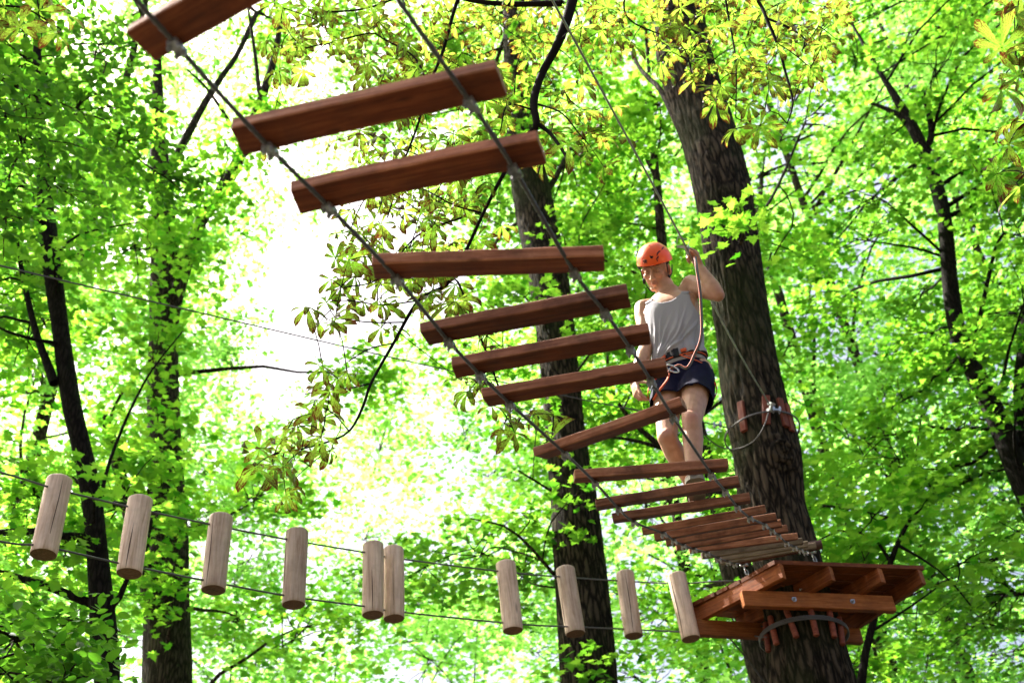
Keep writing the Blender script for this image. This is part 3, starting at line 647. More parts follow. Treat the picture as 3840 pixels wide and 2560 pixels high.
chestnut('chestnut_tree', 'horse chestnut boughs with brown spotted curling leaves hanging behind the rope bridge',
    [[2.6, -1.2, -.1, .26], [2.55, -1.15, 1, .22], [2.4, -1.0, 3, .19], [2.2, -.6, 5, .16], [1.9, 0, 6.6, .13], [1.5, .8, 7.8, .09], [1.0, 1.6, 8.6, .05]],
    [[((2.1, -.3, 5.6), 0, .07, 0), ((1.5, .9, 7.2), 0, .055, 0), (hub, 0, .045, 0), (1325,-60,26,3.7),(1290,80,21,3.75),(1245,170,18,3.8),(1226,235,19,3.8),(1232,290,16,3.8),(1200,325,11,3.85),(1150,412,9,3.9),(1110,490,8,4),(1072,572,8,4.05),(1030,650,9,4.1),(962,690,8.5,4.1),(904,788,7.5,4.2),(852,880,7,4.2),(835,930,6.5,4.2),(802,990,5.5,4.2),(742,1018,4.5,4.2),(652,1040,3,4.2)],
     [(1228,280,11,3.8),(1262,305,9,3.8),(1288,340,8,3.75),(1308,372,6,3.7)], [(1230,255,5,3.8),(1180,240,4,3.75),(1160,250,4,3.7),(1150,300,3,3.7)], [(1236,240,5,3.8),(1290,260,4,3.7),(1340,320,3,3.7)],
     [(hub, 0, .03, 0),(1130,-150,12,3.6),(1055,-10,9,3.7),(1020,110,7,3.75),(985,200,6,3.8),(958,292,5,3.85),(925,380,4.5,3.9),(890,500,3.5,3.95)],
     [(985,200,5,3.8),(950,130,4,3.8),(880,90,4,3.8),(857,76,4,3.8),(814,84,4,3.8),(732,104,3.5,3.8),(660,120,2.5,3.8)],
     [(1290,8,14,3.7),(1170,10,12,3.7),(1085,2,10,3.7),(1040,-10,8,3.7),(960,-20,6,3.8),(840,20,4.5,3.8),(720,30,3.5,3.8)],
     [(1030,650,5,4.1),(1048,640,5,4.1),(1085,730,6,4.15),(1118,812,6,4.2),(1145,888,5,4.25),(1179,982,4,4.3)], [(1060,500,4,4),(960,540,4,4),(870,640,3.5,4),(790,660,3,4)],
     [(930,740,4,4.2),(850,740,3.5,4.2),(770,730,3,4.2)], [(962,690,4,4.1),(880,700,3.5,4.1),(800,690,3,4.1),(758,692,2.5,4.1)], [(852,880,4,4.2),(800,892,3.5,4.2),(745,895,3,4.2),(700,905,2.5,4.2)],
     [(802,990,3.5,4.2),(762,945,3,4.2),(720,930,2.5,4.2)], [(904,788,4,4.2),(850,800,3,4.2),(800,830,2.5,4.2)], [(930,370,4,3.9),(880,400,3.5,3.9),(830,470,3,3.9),(800,540,2.5,3.95)], [(1110,490,5,4),(1040,470,4,4),(960,430,3,3.95),(900,440,2.5,3.95)], [(1055,590,4,4.05),(950,600,3.5,4),(850,560,3,4)],
     [(hub, 0, .04, 0),(1500,-200,12,3.5),(1650,-120,10,3.6),(1739,0,8,3.7),(1760,42,7.5,3.7),(1789,110,7,3.75),(1802,160,6,3.8),(1819,220,5,3.8),(1819,252,4,3.8),(1808,284,3,3.8)],
     [(1760,42,5,3.7),(1808,62,4.5,3.7),(1849,90,4,3.75),(1841,118,3,3.75),(1880,60,2.5,3.8)], [(1500,-200,8,3.5),(1450,-60,6,3.7),(1440,40,4,3.8),(1560,100,3,3.85),(1590,170,2.5,3.9)],
     [(1650,-120,6,3.6),(1670,20,4.5,3.8),(1690,140,3.5,3.9),(1690,270,2.5,3.9)]],
    hands, 61, size=.135, base=(2.6, -1.2, 0))
hands = [(x, y, rh) for x, y, rh in [(45,62,2.9),(12,20,2.9),(130,78,2.95),(90,25,3),(150,30,3.1),(-40,60,2.9),(-30,0,3),(70,-40,3)]]
chestnut('chestnut_tree', 'horse chestnut with the yellowed blotched leaves that dip into the top left corner',
    [[-3.6, 1.0, -.1, .2], [-3.6, 1.05, 2, .17], [-3.5, 1.2, 4, .13], [-3.3, 1.5, 6, .09]], [[((-3.4, 1.3, 4.6), 0, .05, 0),(-400,-60,16,3.0),(-150,-20,9,2.9),(0,12,5,2.9),(60,20,4,2.9),(140,68,2.5,2.95)]], hands, 63, size=.14, base=(-3.6, 1.0, 0))
hands = [(2335,35,3.4),(2300,110,3.4),(2340,175,3.5),(2318,330,3.5),(2342,430,3.6),(2360,280,3.5),(2300,200,3.6),(2390,100,3.4),(2345,-10,3.4),(2290,400,3.7)]
chestnut('chestnut_tree', 'horse chestnut with large green leaves reaching in at the top right corner',
    [[4.6, 2.2, -.1, .2], [4.55, 2.2, 2, .17], [4.4, 2.3, 4, .13], [4.1, 2.5, 6, .09]], [[((4.35, 2.35, 4.4), 0, .05, 0),(2560,300,9,3.5),(2420,240,6,3.5),(2340,150,4,3.5),(2330,40,2.5,3.5)], [(2520,290,6,3.5),(2400,350,4,3.6),(2335,420,2.5,3.6)]], hands, 65, size=.15, base=(4.6, 2.2, 0))
print('leaves', NLEAF[0])
# ------------------------------------------------------------------ the rope bridge
def clamps_at(c, along, side, mb):
    """a pair of U-bolt clips gripping the cable under a rung: saddle, two bows with nuts"""
    c = np.asarray(c); along = nrm(along); side = nrm(side - along*np.dot(side, along)); dn = nrm(np.cross(along, side)); dn = dn if dn[2] < 0 else -dn
    mb.box(c + dn*.004, along*.021, side*.012, dn*.007)
    for k in (-1, 1):
        q = c + along*.013*k
        a = np.linspace(0, math.pi, 7)
        mb.tube([q + side*.0105*math.cos(x) - dn*.010*math.sin(x)*.6 for x in a], .0035, 5)
        for s in (-1, 1):
            mb.tube([q + side*.0105*s, q + side*.0105*s + dn*.024], .0033, 6)
            mb.tube([q + side*.0105*s + dn*.011, q + side*.0105*s + dn*.018], .0062, 6)
RUNG = [  # cable points in metres: left, right; overhang of the timber left and right; roll; kind
 (1, None, None, .075, .10, -.25, 'plank'),
 (2, (-.536,1.74,3.727), (-.048,1.659,3.727), .070, .082, -.16, 'plank'), (3, (-.444,2.002,3.789), (.043,1.928,3.789), .080, .08, -.10, 'plank'),
 (4, (-.311,2.34,3.834), (.196,2.378,3.834), .065, .085, .14, 'plank'), (5, (-.195,2.682,3.872), (.291,2.609,3.872), .070, .08, 0, 'plank'),
 (6, (-.114,2.927,3.925), (.382,2.859,3.925), .082, .068, -.10, 'plank'), (7, (-.026,3.2,4.0), (.47,3.134,4.0), .082, .062, -.05, 'plank'),
 (8, (.169,3.681,4.095), (.582,3.498,4.095), .095, .06, .10, 'plank'), (9, (.303,4.122,4.231), (.803,4.133,4.231), .09, .068, 0, 'plank'),
 (10, (.423,4.52,4.335), (.91,4.448,4.335), .10, .07, 0, 'plank'), (11, (.515,4.807,4.426), (1.011,4.747,4.426), .10, .065, 0, 'plank'),
 (12, (.689,5.13,4.535), (1.126,5.048,4.535), .098, .082, .12, 'plank'), (13, (.784,5.473,4.683), (1.272,5.392,4.683), .095, .07, 0, 'plank'),
 (14, (.871,5.734,4.792), (1.367,5.652,4.792), .094, .057, 0, 'plank'), (15, (.974,6.026,4.923), (1.469,5.948,4.923), .103, .058, 0, 'plank'),
 (16, (1.1,6.334,5.059), (1.592,6.293,5.059), .11, .065, 0, 'plank'), (17, (1.22,6.648,5.183), (1.71,6.587,5.183), .107, .055, 0, 'grey_plank'),
 (18, (1.328,6.913,5.294), (1.812,6.835,5.294), .085, .05, 0, 'grey_plank'), (19, (1.413,7.133,5.39), (1.895,7.046,5.39), .09, .075, 0, 'grey_plank')]
EDGE = {'red_stained_wood': M['plank_lit_edge'], 'orange_brown_wood': M['deck_lit_edge']}
p1l = P(660, 168, 2.60); p1r = PZ(1345, -215, p1l[2])
RUNG[0] = (1, tuple(p1l), tuple(p1r), .075, .10, -.22, 'plank')
bridge = empty('rope_bridge', (0, 3.5, 3.8), 'swaying ladder bridge of reddish wooden rungs on two steel cables that the climber walks on', 'rope bridge')
def timber_mesh(Lx, wy, tz, seed, bev=.0035, n=30, rough=.0010):
    """a sawn board: chamfered section, slightly wavy and chipped edges, bowed a little"""
    r = np.random.default_rng(seed)
    sec = [(-wy/2 + bev, -tz/2), (0, -tz/2), (wy/2 - bev, -tz/2), (wy/2, -tz/2 + bev), (wy/2, tz/2 - bev), (wy/2 - bev, tz/2), (0, tz/2), (-wy/2 + bev, tz/2), (-wy/2, tz/2 - bev), (-wy/2, -tz/2 + bev)]
    m = n; xs = np.linspace(-Lx/2, Lx/2, m); xs[0] += 0; V = []
    xs = np.concatenate([[xs[0], xs[0] + bev*.6], xs[1:-1], [xs[-1] - bev*.6, xs[-1]]]); m = len(xs)
    bow = r.normal(0, .0015); ea, eb = r.uniform(-.12, .12, 2)
    for i, x in enumerate(xs):
        k = .93 if i in (0, m-1) else 1.
        for (y, z) in sec:
            dx = (y*ea if i < 2 else y*eb if i > m-3 else 0)
            V.append((x + dx, y*k, z*k + bow*math.cos(x/Lx*math.pi)))
    V = np.array(V); V[:, 1:] += rough*np.stack([vnoise(V*[28, 60, 60] + seed, 1), vnoise(V*[28, 60, 60] + seed, 2)], 1)
    s = len(sec); f = [(i*s + j, i*s + (j+1) % s, (i+1)*s + (j+1) % s, (i+1)*s + j) for i in range(m-1) for j in range(s)]
    f += [tuple(range(s))[::-1], tuple((m-1)*s + j for j in range(s))]
    me = bpy.data.meshes.new('plank'); me.from_pydata(V.tolist(), [], f)
    me.polygons.foreach_set('material_index', [1 if i < len(f) - 2 and i % s in (8, 9, 7) else 0 for i in range(len(f) - 2)] + [1, 1]); me.update(); return me  # second slot: near side and ends, for the wood with light painted in
def place(me, name, c, ax, ay, mat_, parent):
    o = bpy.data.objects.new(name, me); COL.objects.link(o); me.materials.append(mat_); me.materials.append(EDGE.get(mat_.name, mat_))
    ax = nrm(ax); ay = nrm(np.asarray(ay) - ax*np.dot(ax, ay)); az = np.cross(ax, ay)
    Mx = Matrix(np.array([[*ax], [*ay], [*az]]).T.tolist()).to_4x4(); Mx.translation = Vector([float(q) for q in c])
    if parent is not None:
        o.parent = parent; o.matrix_parent_inverse = Matrix.Identity(4); bpy.context.view_layer.update()
        o.matrix_basis = parent.matrix_world.inverted() @ Mx
    else: o.matrix_basis = Mx
    bpy.context.view_layer.update()
    return o
cl = np.array([g[1] for g in RUNG]); cr = np.array([g[2] for g in RUNG])
cm = (cl + cr)/2; tg = np.gradient(cm, axis=0); tg /= np.linalg.norm(tg, axis=1)[:, None]
# smooth the two cables through the clamps and carry them on over the photographer and onto the deck
endL, endR = P(2780, 2110, 8.42), P(3034, 2062, 8.45)
startL = [cl[0] + (cl[0] - cl[2])*k + UP*.05*k*k for k in (3.6, 2.2, 1.)]; startR = [cr[0] + (cr[0] - cr[2])*k + UP*.05*k*k for k in (3.6, 2.2, 1.)]
for nm, pts in (('left', np.vstack([startL, cl, [endL]])), ('right', np.vstack([startR, cr, [endR]]))):
    q = smoothpath(pts, 10); L = np.r_[0, np.cumsum(np.linalg.norm(np.diff(q, axis=0), axis=1))]
    s = np.arange(0, L[-1], .010); q = np.stack([np.interp(s, L, q[:, k]) for k in range(3)], 1)
    MB().tube(q, .0066, 12, twist=95., lobes=4, depth=.28).build('cable', M['cable'], bridge, smooth=True)
Wp, Tp = .088, .037
for i, (num, a, b, ol, orr, roll, kind) in enumerate(RUNG):
    Wp, Tp = (.090, .036) if num < 9 else (.074, .040)
    a, b = np.array(a), np.array(b); ax = nrm(b - a); t = tg[i]; nz = nrm(np.cross(ax, t)); nz = nz if nz[2] > 0 else -nz
    t = nrm(np.cross(nz, ax)); ay = nrm(t*math.cos(roll) + nz*math.sin(roll)); up = np.cross(ax, ay)
    L = np.linalg.norm(b - a) + ol + orr; c = (a + b)/2 + ax*(orr - ol)/2 - ay*Wp*.33 + up*(Tp/2 + .0075)
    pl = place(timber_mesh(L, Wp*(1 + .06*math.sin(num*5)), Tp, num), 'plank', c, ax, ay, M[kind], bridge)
    if kind == 'grey_plank': pl['label'] = 'weathered grey plank'
    for p, cab in ((a, cl), (b, cr)):
        g = np.gradient(cab, axis=0)[i]; mb = MB(); clamps_at(p + nrm(g)*.004, g, ax, mb); mb.build('cable_clamp', M['galv'], pl)
# round dark beam at the end, with shackles
ba, bb = P(2744, 2102, 8.38), P(3082, 2040, 8.42)
mb = MB(); mb.tube(smoothpath([ba, ba*.66 + bb*.34, ba*.33 + bb*.67, bb], 6), .034, 14); o = mb.build('end_beam', M['dark_beam'], bridge, smooth=False)
for e_ in (endL, endR):
    mb = MB(); q = e_ + np.array([.015, 0, -.01])
    a = np.linspace(-.4, math.pi + .4, 12); mb.tube([q + np.array([.022*math.cos(x), .004*math.sin(x), .030*math.sin(x)]) for x in a], .0065, 7)
    mb.tube([q + np.array([-.03, 0, -.012]), q + np.array([.03, 0, -.012])], .007, 7)
    for k in range(3):
        z = -.03 - .028*k; d = np.array([.010, 0, 0]) if k % 2 else np.array([0, .010, 0]); a = np.linspace(0, 2*math.pi, 11)
        mb.tube([q + np.array([.012*k, .015*k, z]) + d*math.cos(x) + UP*.02*math.sin(x) for x in a], .0045, 6, cap=False)
    mb.build('shackle', M['galv'], bridge, smooth=True)

# ------------------------------------------------------------------ the platform round the oak
A0 = np.array([1.713, 7.144, 5.40]); B0 = np.array([2.791, 7.412, 5.40]); C0 = np.array([1.10, 7.79, 5.40]); D0 = np.array([2.31, 8.27, 5.40])
plat = empty('tree_platform', (1.85, 7.7, 5.1), 'reddish wooden platform built round the thick oak trunk at the end of the rope bridge', 'platform')
def at_deck(u, v): return (A0*(1-u) + B0*u)*(1-v) + (C0*(1-u) + D0*u)*v
mb = MB(); nb = 8
for k in range(nb):
    v0, v1 = k/nb + .006, (k+1)/nb - .006; e0, e1 = [-.018 + .012*math.sin(k*7.), 1.006 + .006*math.cos(k*5)]
    q = [at_deck(e0, v0), at_deck(e1, v0), at_deck(e1, v1), at_deck(e0, v1)]; th = .030 + .002*math.sin(k*3)
    mb.add([p - UP*th for p in q] + q, [(3, 2, 1, 0), (4, 5, 6, 7), (0, 1, 5, 4), (1, 2, 6, 5), (2, 3, 7, 6), (3, 0, 4, 7)])
o = mb.build('deck', M['deck'], plat)
def deckbar(name, a, b, w, h, matn, par, seed):
    a, b = np.asarray(a), np.asarray(b); d = b - a
    return place(timber_mesh(np.linalg.norm(d), w, h, seed, bev=.004, n=22), name, (a + b)/2, d, np.cross(UP, d), M[matn], par)
for k, (u0, u1) in enumerate([(.022, .012), (.36, .33), (.70, .66), (.982, .985)]):
    a = at_deck(u0, .012 if k else .0) - UP*.087; b = at_deck(u1, .985) - UP*.087
    deckbar('joist', a, b, .045, .112, 'deck', plat, 80 + k)
nbL, nbR = np.array([1.443, 7.295, 5.20]), np.array([2.56, 7.59, 5.20])
bear = deckbar('bearer', nbL, nbR, .055, .118, 'deck', plat, 90)
off = np.array([-.165, .46, 0]); far = deckbar('bearer', nbL + off + np.array([-.14, -.07, .0]), nbR + off + np.array([.02, .03, 0]), .055, .118, 'deck', plat, 91)
bd = nrm(nbR - nbL); bn = nrm(np.cross(UP, bd)); bn = -bn if bn[1] > 0 else bn
for px, py in ((2981, 2242), (3195, 2256)):
    q = PZ(px, py, 5.20); q = nbL + bd*np.dot(q - nbL, bd) + bn*.0275
    mb = MB(); mb.tube([q, q + bn*.004], .018, 16); mb.tube([q + bn*.004, q + bn*.014], .010, 6); mb.tube([q + bn*.014, q + bn*.026], .006, 8); mb.build('bolt', M['galv'], bear)
mb = MB(); q = at_deck(.36, .30) - UP*.09 - nrm(B0 - A0)*.024; mb.tube([q, q - nrm(B0 - A0)*.006], .018, 14); mb.tube([q - nrm(B0 - A0)*.005, q - nrm(B0 - A0)*.016], .01, 6); mb.build('bolt', M['galv'], plat)

# ------------------------------------------------------------------ anchor cables and battens on the oak
A_pts = trunk_pts(A_path, RHO_A, 0)
def axis_at(z): return np.array([np.interp(z, A_pts[:, 2], A_pts[:, k]) for k in (0, 1, 3)])
def on_trunk(px, py, off=0.):
    d = ray(px, py); t = np.linspace(6, 12, 3000); p = CAMP + d*t[:, None]
    ax = np.array([axis_at(z) for z in p[::30, 2]]); ax = np.stack([np.interp(np.arange(3000), np.arange(0, 3000, 30), ax[:, k]) for k in range(3)], 1)
    dist = np.hypot(p[:, 0] - ax[:, 0], p[:, 1] - ax[:, 1]) - ax[:, 2] - off; i = np.argmax(dist < 0)
    if dist.min() > 0: i = int(np.argmin(dist))
    return p[i]
def ring(z, off, a0, a1, n=60, tilt=(0, 0), dz=0.):
    out = []
    for a in np.linspace(a0, a1, n):
        x, y, r = axis_at(z); r += off; out.append([x + r*math.cos(a), y + r*math.sin(a), z + dz + tilt[0]*math.cos(a)*r + tilt[1]*math.sin(a)*r])
    return np.array(out)
anc = empty('cable_anchor', on_trunk(2874, 1560), 'steel cable sling with clips over red battens on the oak beside the climber', 'cable anchor')
zt = on_trunk(2874, 1545, .045)[2]
for (tx, ty, bx, by, w) in ((2777,1508,2791,1615,.058), (2872,1489,2874,1587,.066), (2923,1496,2949,1599,.058), (2950,1518,2969,1615,.05)):
    a, b = on_trunk(tx, ty, .02), on_trunk(bx, by, .02); c = (a + b)/2; x, y, r = axis_at(c[2]); out = nrm([c[0]-x, c[1]-y, 0]); a, b = c + nrm(a - b)*.14, c - nrm(a - b)*.14
    place(timber_mesh(.28, w, .034, int(tx), bev=.006, n=12), 'batten', c, a - b, np.cross(out, a - b), M['batten'], anc)
mb = MB(); rg = ring(zt, .050, math.radians(-150), math.radians(200), tilt=(.04, 0))
for k in (0, 1): mb.tube(rg + UP*.014*k*np.linspace(.2, 1, len(rg))[:, None], .0062, 8)
tailend = P(2690, 1592, np.linalg.norm(rg[0] - CAMP)); mb.tube(smoothpath([rg[0], P(2725, 1603, np.linalg.norm(rg[0] - CAMP)), tailend], 5), .006, 8); mb.build('cable_sling', M['cable'], anc, smooth=True)
d0 = np.linalg.norm(on_trunk(2870, 1560, .07) - CAMP)
mb = MB(); mb.tube(smoothpath([P(x, y, d0 - .0 - .1*math.sin(k)) for k, (x, y) in enumerate([(2884,1540),(2868,1590),(2840,1640),(2800,1670),(2748,1684),(2700,1674),(2662,1650),(2634,1622),(2612,1600)])], 5), .0055, 8); mb.build('slack_cable', M['cable'], anc, smooth=True)
def clipblock(mb, c, d, s=1.):
    d = nrm(d); sd = nrm(np.cross(d, UP)); u = np.cross(sd, d)
    mb.box(c, d*.026*s, sd*.006*s, u*.006*s)
    for k in (-1, 1):
        q = np.asarray(c) + d*.02*k*s; mb.box(q, d*.008*s, sd*.016*s, u*.012*s); mb.tube([q + sd*.012*s + u*.02*s, q + sd*.012*s - u*.02*s], .0045*s, 6); mb.tube([q - sd*.012*s + u*.02*s, q - sd*.012*s - u*.02*s], .0045*s, 6)
mb = MB(); clipblock(mb, P(2890, 1526, d0 - .02), [.3, -.4, .8], 1.3); clipblock(mb, P(2912, 1536, d0 - .02), [1, 0, -.2], 1.2); mb.build('clip', M['galv'], anc)
mb = MB(); clipblock(mb, tailend, [1, 0, .05], 1.2); mb.build('clip', M['galv'], anc)
anc2 = empty('cable_anchor', on_trunk(3000, 2360), 'several turns of cable over round red battens on the oak under the platform', 'cable anchor')
for (tx, ty, bx, by) in ((2888,2313,2912,2413), (2950,2290,2985,2382), (3038,2280,3060,2373), (3110,2290,3127,2378), (3148,2330,3158,2400), (2872,2350,2880,2425)):
    a, b = on_trunk(tx, ty, .022), on_trunk(bx, by, .022); c = (a + b)/2; d = nrm(a - b)*.115
    mb = MB(); mb.tube([c + d, c + d*.96, c, c - d*.96, c - d], [.019, .021, .022, .021, .018], 12); mb.build('batten', M['batten'], anc2)
z2 = on_trunk(3010, 2322, .05)[2]; mb = MB()
for k in range(3): mb.tube(ring(z2, .046, math.radians(-172), math.radians(188), 70, tilt=(-.05, 0), dz=.012*k), .0058, 8)
mb.build('cable_sling', M['cable'], anc2, smooth=True)

# ------------------------------------------------------------------ the hanging log bridge
LOGS = [(225,1798,161,2079,93), (528,1872,483,2150,90), (829,1937,800,2212,87), (1114,1992,1101,2267,84), (1399,2041,1399,2305,80.5), (1476,2057,1478,2319,79), (1897,2111,1923,2364,76), (2119,2131,2158,2376,72), (2343,2147,2376,2384,69), (2536,2155,2591,2395,70)]
lb = empty('log_bridge', PH(1900, 2250, 6.8), 'row of pale debarked logs hung upright on two steel cables below the rope bridge', 'log bridge')
up_pts, lo_pts = [], []
def log_mesh(Lz, r0, seed):
    r = np.random.default_rng(seed); n, m = 28, 22; V = []; zs = np.linspace(-Lz/2, Lz/2, m); zs = np.concatenate([[zs[0], zs[0] + .004], zs[1:-1], [zs[-1] - .012, zs[-1] - .004, zs[-1]]])
    a = np.arange(n)*2*math.pi/n; ka = r.uniform(-2.2, -.9)
    for i, z in enumerate(zs):
        k = {0: .96, 1: .995, len(zs)-3: 1., len(zs)-2: .975, len(zs)-1: .90}.get(i, 1.)
        rr = r0*k*(1 + .018*np.cos(2*a + seed) + .012*np.cos(3*a + 2*seed + z*3) + .01*z/Lz)
        rr = rr*(1 - .10*np.exp(-((np.angle(np.exp(1j*(a - ka - .3*z))))/.09)**2)*(1 if abs(z) < Lz*.5 else .3))
        V += [(x, y, z) for x, y in zip(np.cos(a)*rr + .002*math.sin(z*9 + seed), np.sin(a)*rr)]
    M_ = len(zs); f = [(i*n + j, i*n + (j+1) % n, (i+1)*n + (j+1) % n, (i+1)*n + j) for i in range(M_-1) for j in range(n)]
    f += [tuple(range(n))[::-1], tuple((M_-1)*n + j for j in range(n))]
    mi = [0]*(len(f)); mi[-2] = 1; mi[-1] = 1
    # long drying crack: thin dark sliver sunk into the groove
    me = bpy.data.meshes.new('log'); me.from_pydata(V, [], f)
    for m_ in (M['log'], M['logend']): me.materials.append(m_)
    me.polygons.foreach_set('material_index', mi); me.polygons.foreach_set('use_smooth', [True]*(len(f)-2) + [False]*2); me.update(); return me, ka
for i, (tx, ty, bx, by, w) in enumerate(LOGS):
    rg = 4245*.14/w; b = P(bx, by, rg); rho = math.hypot(b[0], b[1]); t = PH(tx, ty, rho - .01)
    c = (t + b)/2; ax = nrm(t - b); L = np.linalg.norm(t - b)
    me, ka = log_mesh(L, .069, i + 3); o = bpy.data.objects.new('log', me); COL.objects.link(o)
    Mx = Vector(ax.tolist()).to_track_quat('Z', 'Y').to_matrix().to_4x4(); Mx.translation = Vector(c.tolist())
    o.parent = lb; o.matrix_basis = lb.matrix_world.inverted() @ Mx; bpy.context.view_layer.update()
    # crack
    mb = MB(); rr = np.random.default_rng(i); s0, s1 = (-.5, .5) if i % 3 != 1 else (-.5, .1)
    zz = np.linspace(s0*L, s1*L, 16); an = np.deg2rad(rr.uniform(-125, -60)) + .03*np.sin(zz*14 + i) ; cr_ = .0685
    Mi = np.array(Mx)
    wv = np.maximum(.0032*np.sin(np.linspace(.15, math.pi - .05, 16)), .0006)
    pts = np.stack([np.cos(an)*cr_, np.sin(an)*cr_, zz, np.ones(16)], 1) @ Mi.T
    mb.tube(pts[:, :3], wv, 5); mb.build('crack', M['crack'], o)
    up_pts.append(b + (t - b)*.865); lo_pts.append(b + (t - b)*.105)
r0 = np.linalg.norm(up_pts[0] - CAMP)
tr = on_trunk(2990, 2225, .0)
up_all = [P(-700, 1590, r0 - 1.0) + (P(-700, 1590, r0 - 1.0) - P(0, 1770, r0 - .35))*2.5, P(-700, 1590, r0 - 1.0), P(0, 1770, r0 - .35)] + up_pts + [P(2738, 2178, 8.55), axis_at(5.35)[:2].tolist() + [P(2870, 2185, 8.75)[2]]]
lo_all = [P(-700, 1890, r0 - 1.0) + (P(-700, 1890, r0 - 1.0) - P(0, 2029, r0 - .35))*2.5, P(-700, 1890, r0 - 1.0), P(0, 2029, r0 - .35)] + lo_pts + [P(2700, 2372, 8.78)]
for pts in (up_all, lo_all):
    q = np.array([list(x) for x in pts]); MB().tube(smoothpath(q, 12), .0058, 8).build('cable', M['cable'], lb, smooth=True)
c0 = P(2716, 2369, 8.78)
mb = MB(); mb.tube([lo_pts[-1]*.62 + c0*.38, lo_pts[-1]*.36 + c0*.64], .0125, 10); mb.build('yellow_sleeve', M['yellow'], lb)
mb = MB(); clipblock(mb, c0, [1, 0, 0], 1.3); mb.build('clip', M['galv'], lb); mb = MB(); clipblock(mb, c0 + np.array([.05, 0, .01]), [1, 0, .3], 1.); mb.build('clip', M['galv'], lb)
rgl = ring(z2, .058, math.radians(175), math.radians(188), 3, tilt=(.10, 0))
mb = MB(); mb.tube(smoothpath([c0, P(2800, 2380, 8.8), on_trunk(2874, 2388, .04)], 5), .0055, 8); mb.tube(smoothpath([c0, P(2850, 2348, 8.78), on_trunk(2930, 2338, .05)], 5), .0055, 8)
mb.tube(smoothpath([c0, P(2790, 2455, 8.9), P(2880, 2575, 9.0)], 5), .0055, 8); mb.build('tail_cable', M['cable'], lb, smooth=True)

# safety cables
sc1 = empty('safety_cable', P(2200, 350, 5.6), 'steel cable running down through the pulley in the raised hand to the oak', 'cable')
HAND = PH(2598, 950, 4.72)
pth = [P(1600, -840, 4.5), P(2070, 0, 5.3), P(2300, 420, 5.75), P(2579, 938, np.linalg.norm(HAND - CAMP) - .03), P(2669, 1130, 7.2), P(2770, 1320, 8.0), P(2886, 1517, d0 - .03)]
MB().tube(smoothpath(pth, 40), .0062, 10, twist=80, lobes=4, depth=.25).build('wire', M['cable_light'], sc1, smooth=True)
sc2 = empty('safety_cable', P(1257, 1257, 7.2), 'thin grey cable crossing the bright gap, high over the hanging logs', 'cable')
MB().tube(smoothpath([P(-400, 900, 6.6) + (P(-400, 900, 6.6) - P(0, 996, 6.9))*6, P(-400, 900, 6.6), P(0, 996, 6.9), P(555, 1127, 7.3), P(1500, 1347, 8.2), P(2126, 1485, 8.9), P(2395, 1539, 9.1), tailend], 14), .0052, 8).build('wire', M['cable'], sc2, smooth=True)


# ------------------------------------------------------------------ the climber
def skinmat():
    m, nt, N, L, b = mat('skin')
    at = N.new('ShaderNodeAttribute'); at.attribute_name = 'dark'; ar = N.new('ShaderNodeAttribute'); ar.attribute_name = 'red'
    tc = N.new('ShaderNodeTexCoord'); no = N.new('ShaderNodeTexNoise'); no.inputs['Scale'].default_value = 30; no.inputs['Detail'].default_value = 5
    L.new(tc.outputs['Object'], no.inputs[0]); r = ramp(N, [(.3, (.42, .215, .13)), (.7, (.54, .30, .195))]); L.new(no.outputs[0], r.inputs[0])
    c = mixc(N, L, r.outputs[0], (.50, .17, .12), ar.outputs['Fac']); c = mixc(N, L, c, (.045, .022, .015), at.outputs['Fac'])
    L.new(c, b.inputs['Base Color']); b.inputs['Roughness'].default_value = .48; b.inputs['Subsurface Weight'].default_value = .12
    b.inputs['Subsurface Radius'].default_value = (.02, .008, .004); b.inputs['Subsurface Scale'].default_value = .5
    return m
M['skin'] = skinmat()
# joints: placed along the photograph's lines of sight at the distance of the rung he stands on
La, Ra = np.array([.826, 4.737, 4.572]), np.array([.862, 4.985, 4.685])
Lk, Rk = PH(2594, 1577, 4.80), PH(2502, 1640, 4.84)
Lh, Rh = PH(2618, 1408, 4.97), PH(2506, 1416, 4.99)
pel = (Lh + Rh)/2; neck = PH(2508, 1106, 4.95)
Ls, Rs = PH(2592, 1068, 4.93), PH(2415, 1158, 4.95)
Le = PH(2692, 1106, 4.83); Lw = PH(2624, 1002, 4.80); Lhand = PH(2604, 952, 4.76)
Re = PH(2424, 1300, 4.93); Rw = PH(2376, 1428, 4.86)
spine = nrm(neck - pel); lat = nrm(Ls*.5 - Rs*.5 + (Lh - Rh)*1.2); lat = nrm(lat - spine*np.dot(lat, spine)); fwd = np.cross(lat, spine)
if fwd[1] > 0: fwd = -fwd
TL = np.linalg.norm(neck - pel)
def onspine(s, r=0., f=0.): return pel + spine*s*TL + lat*r + fwd*f
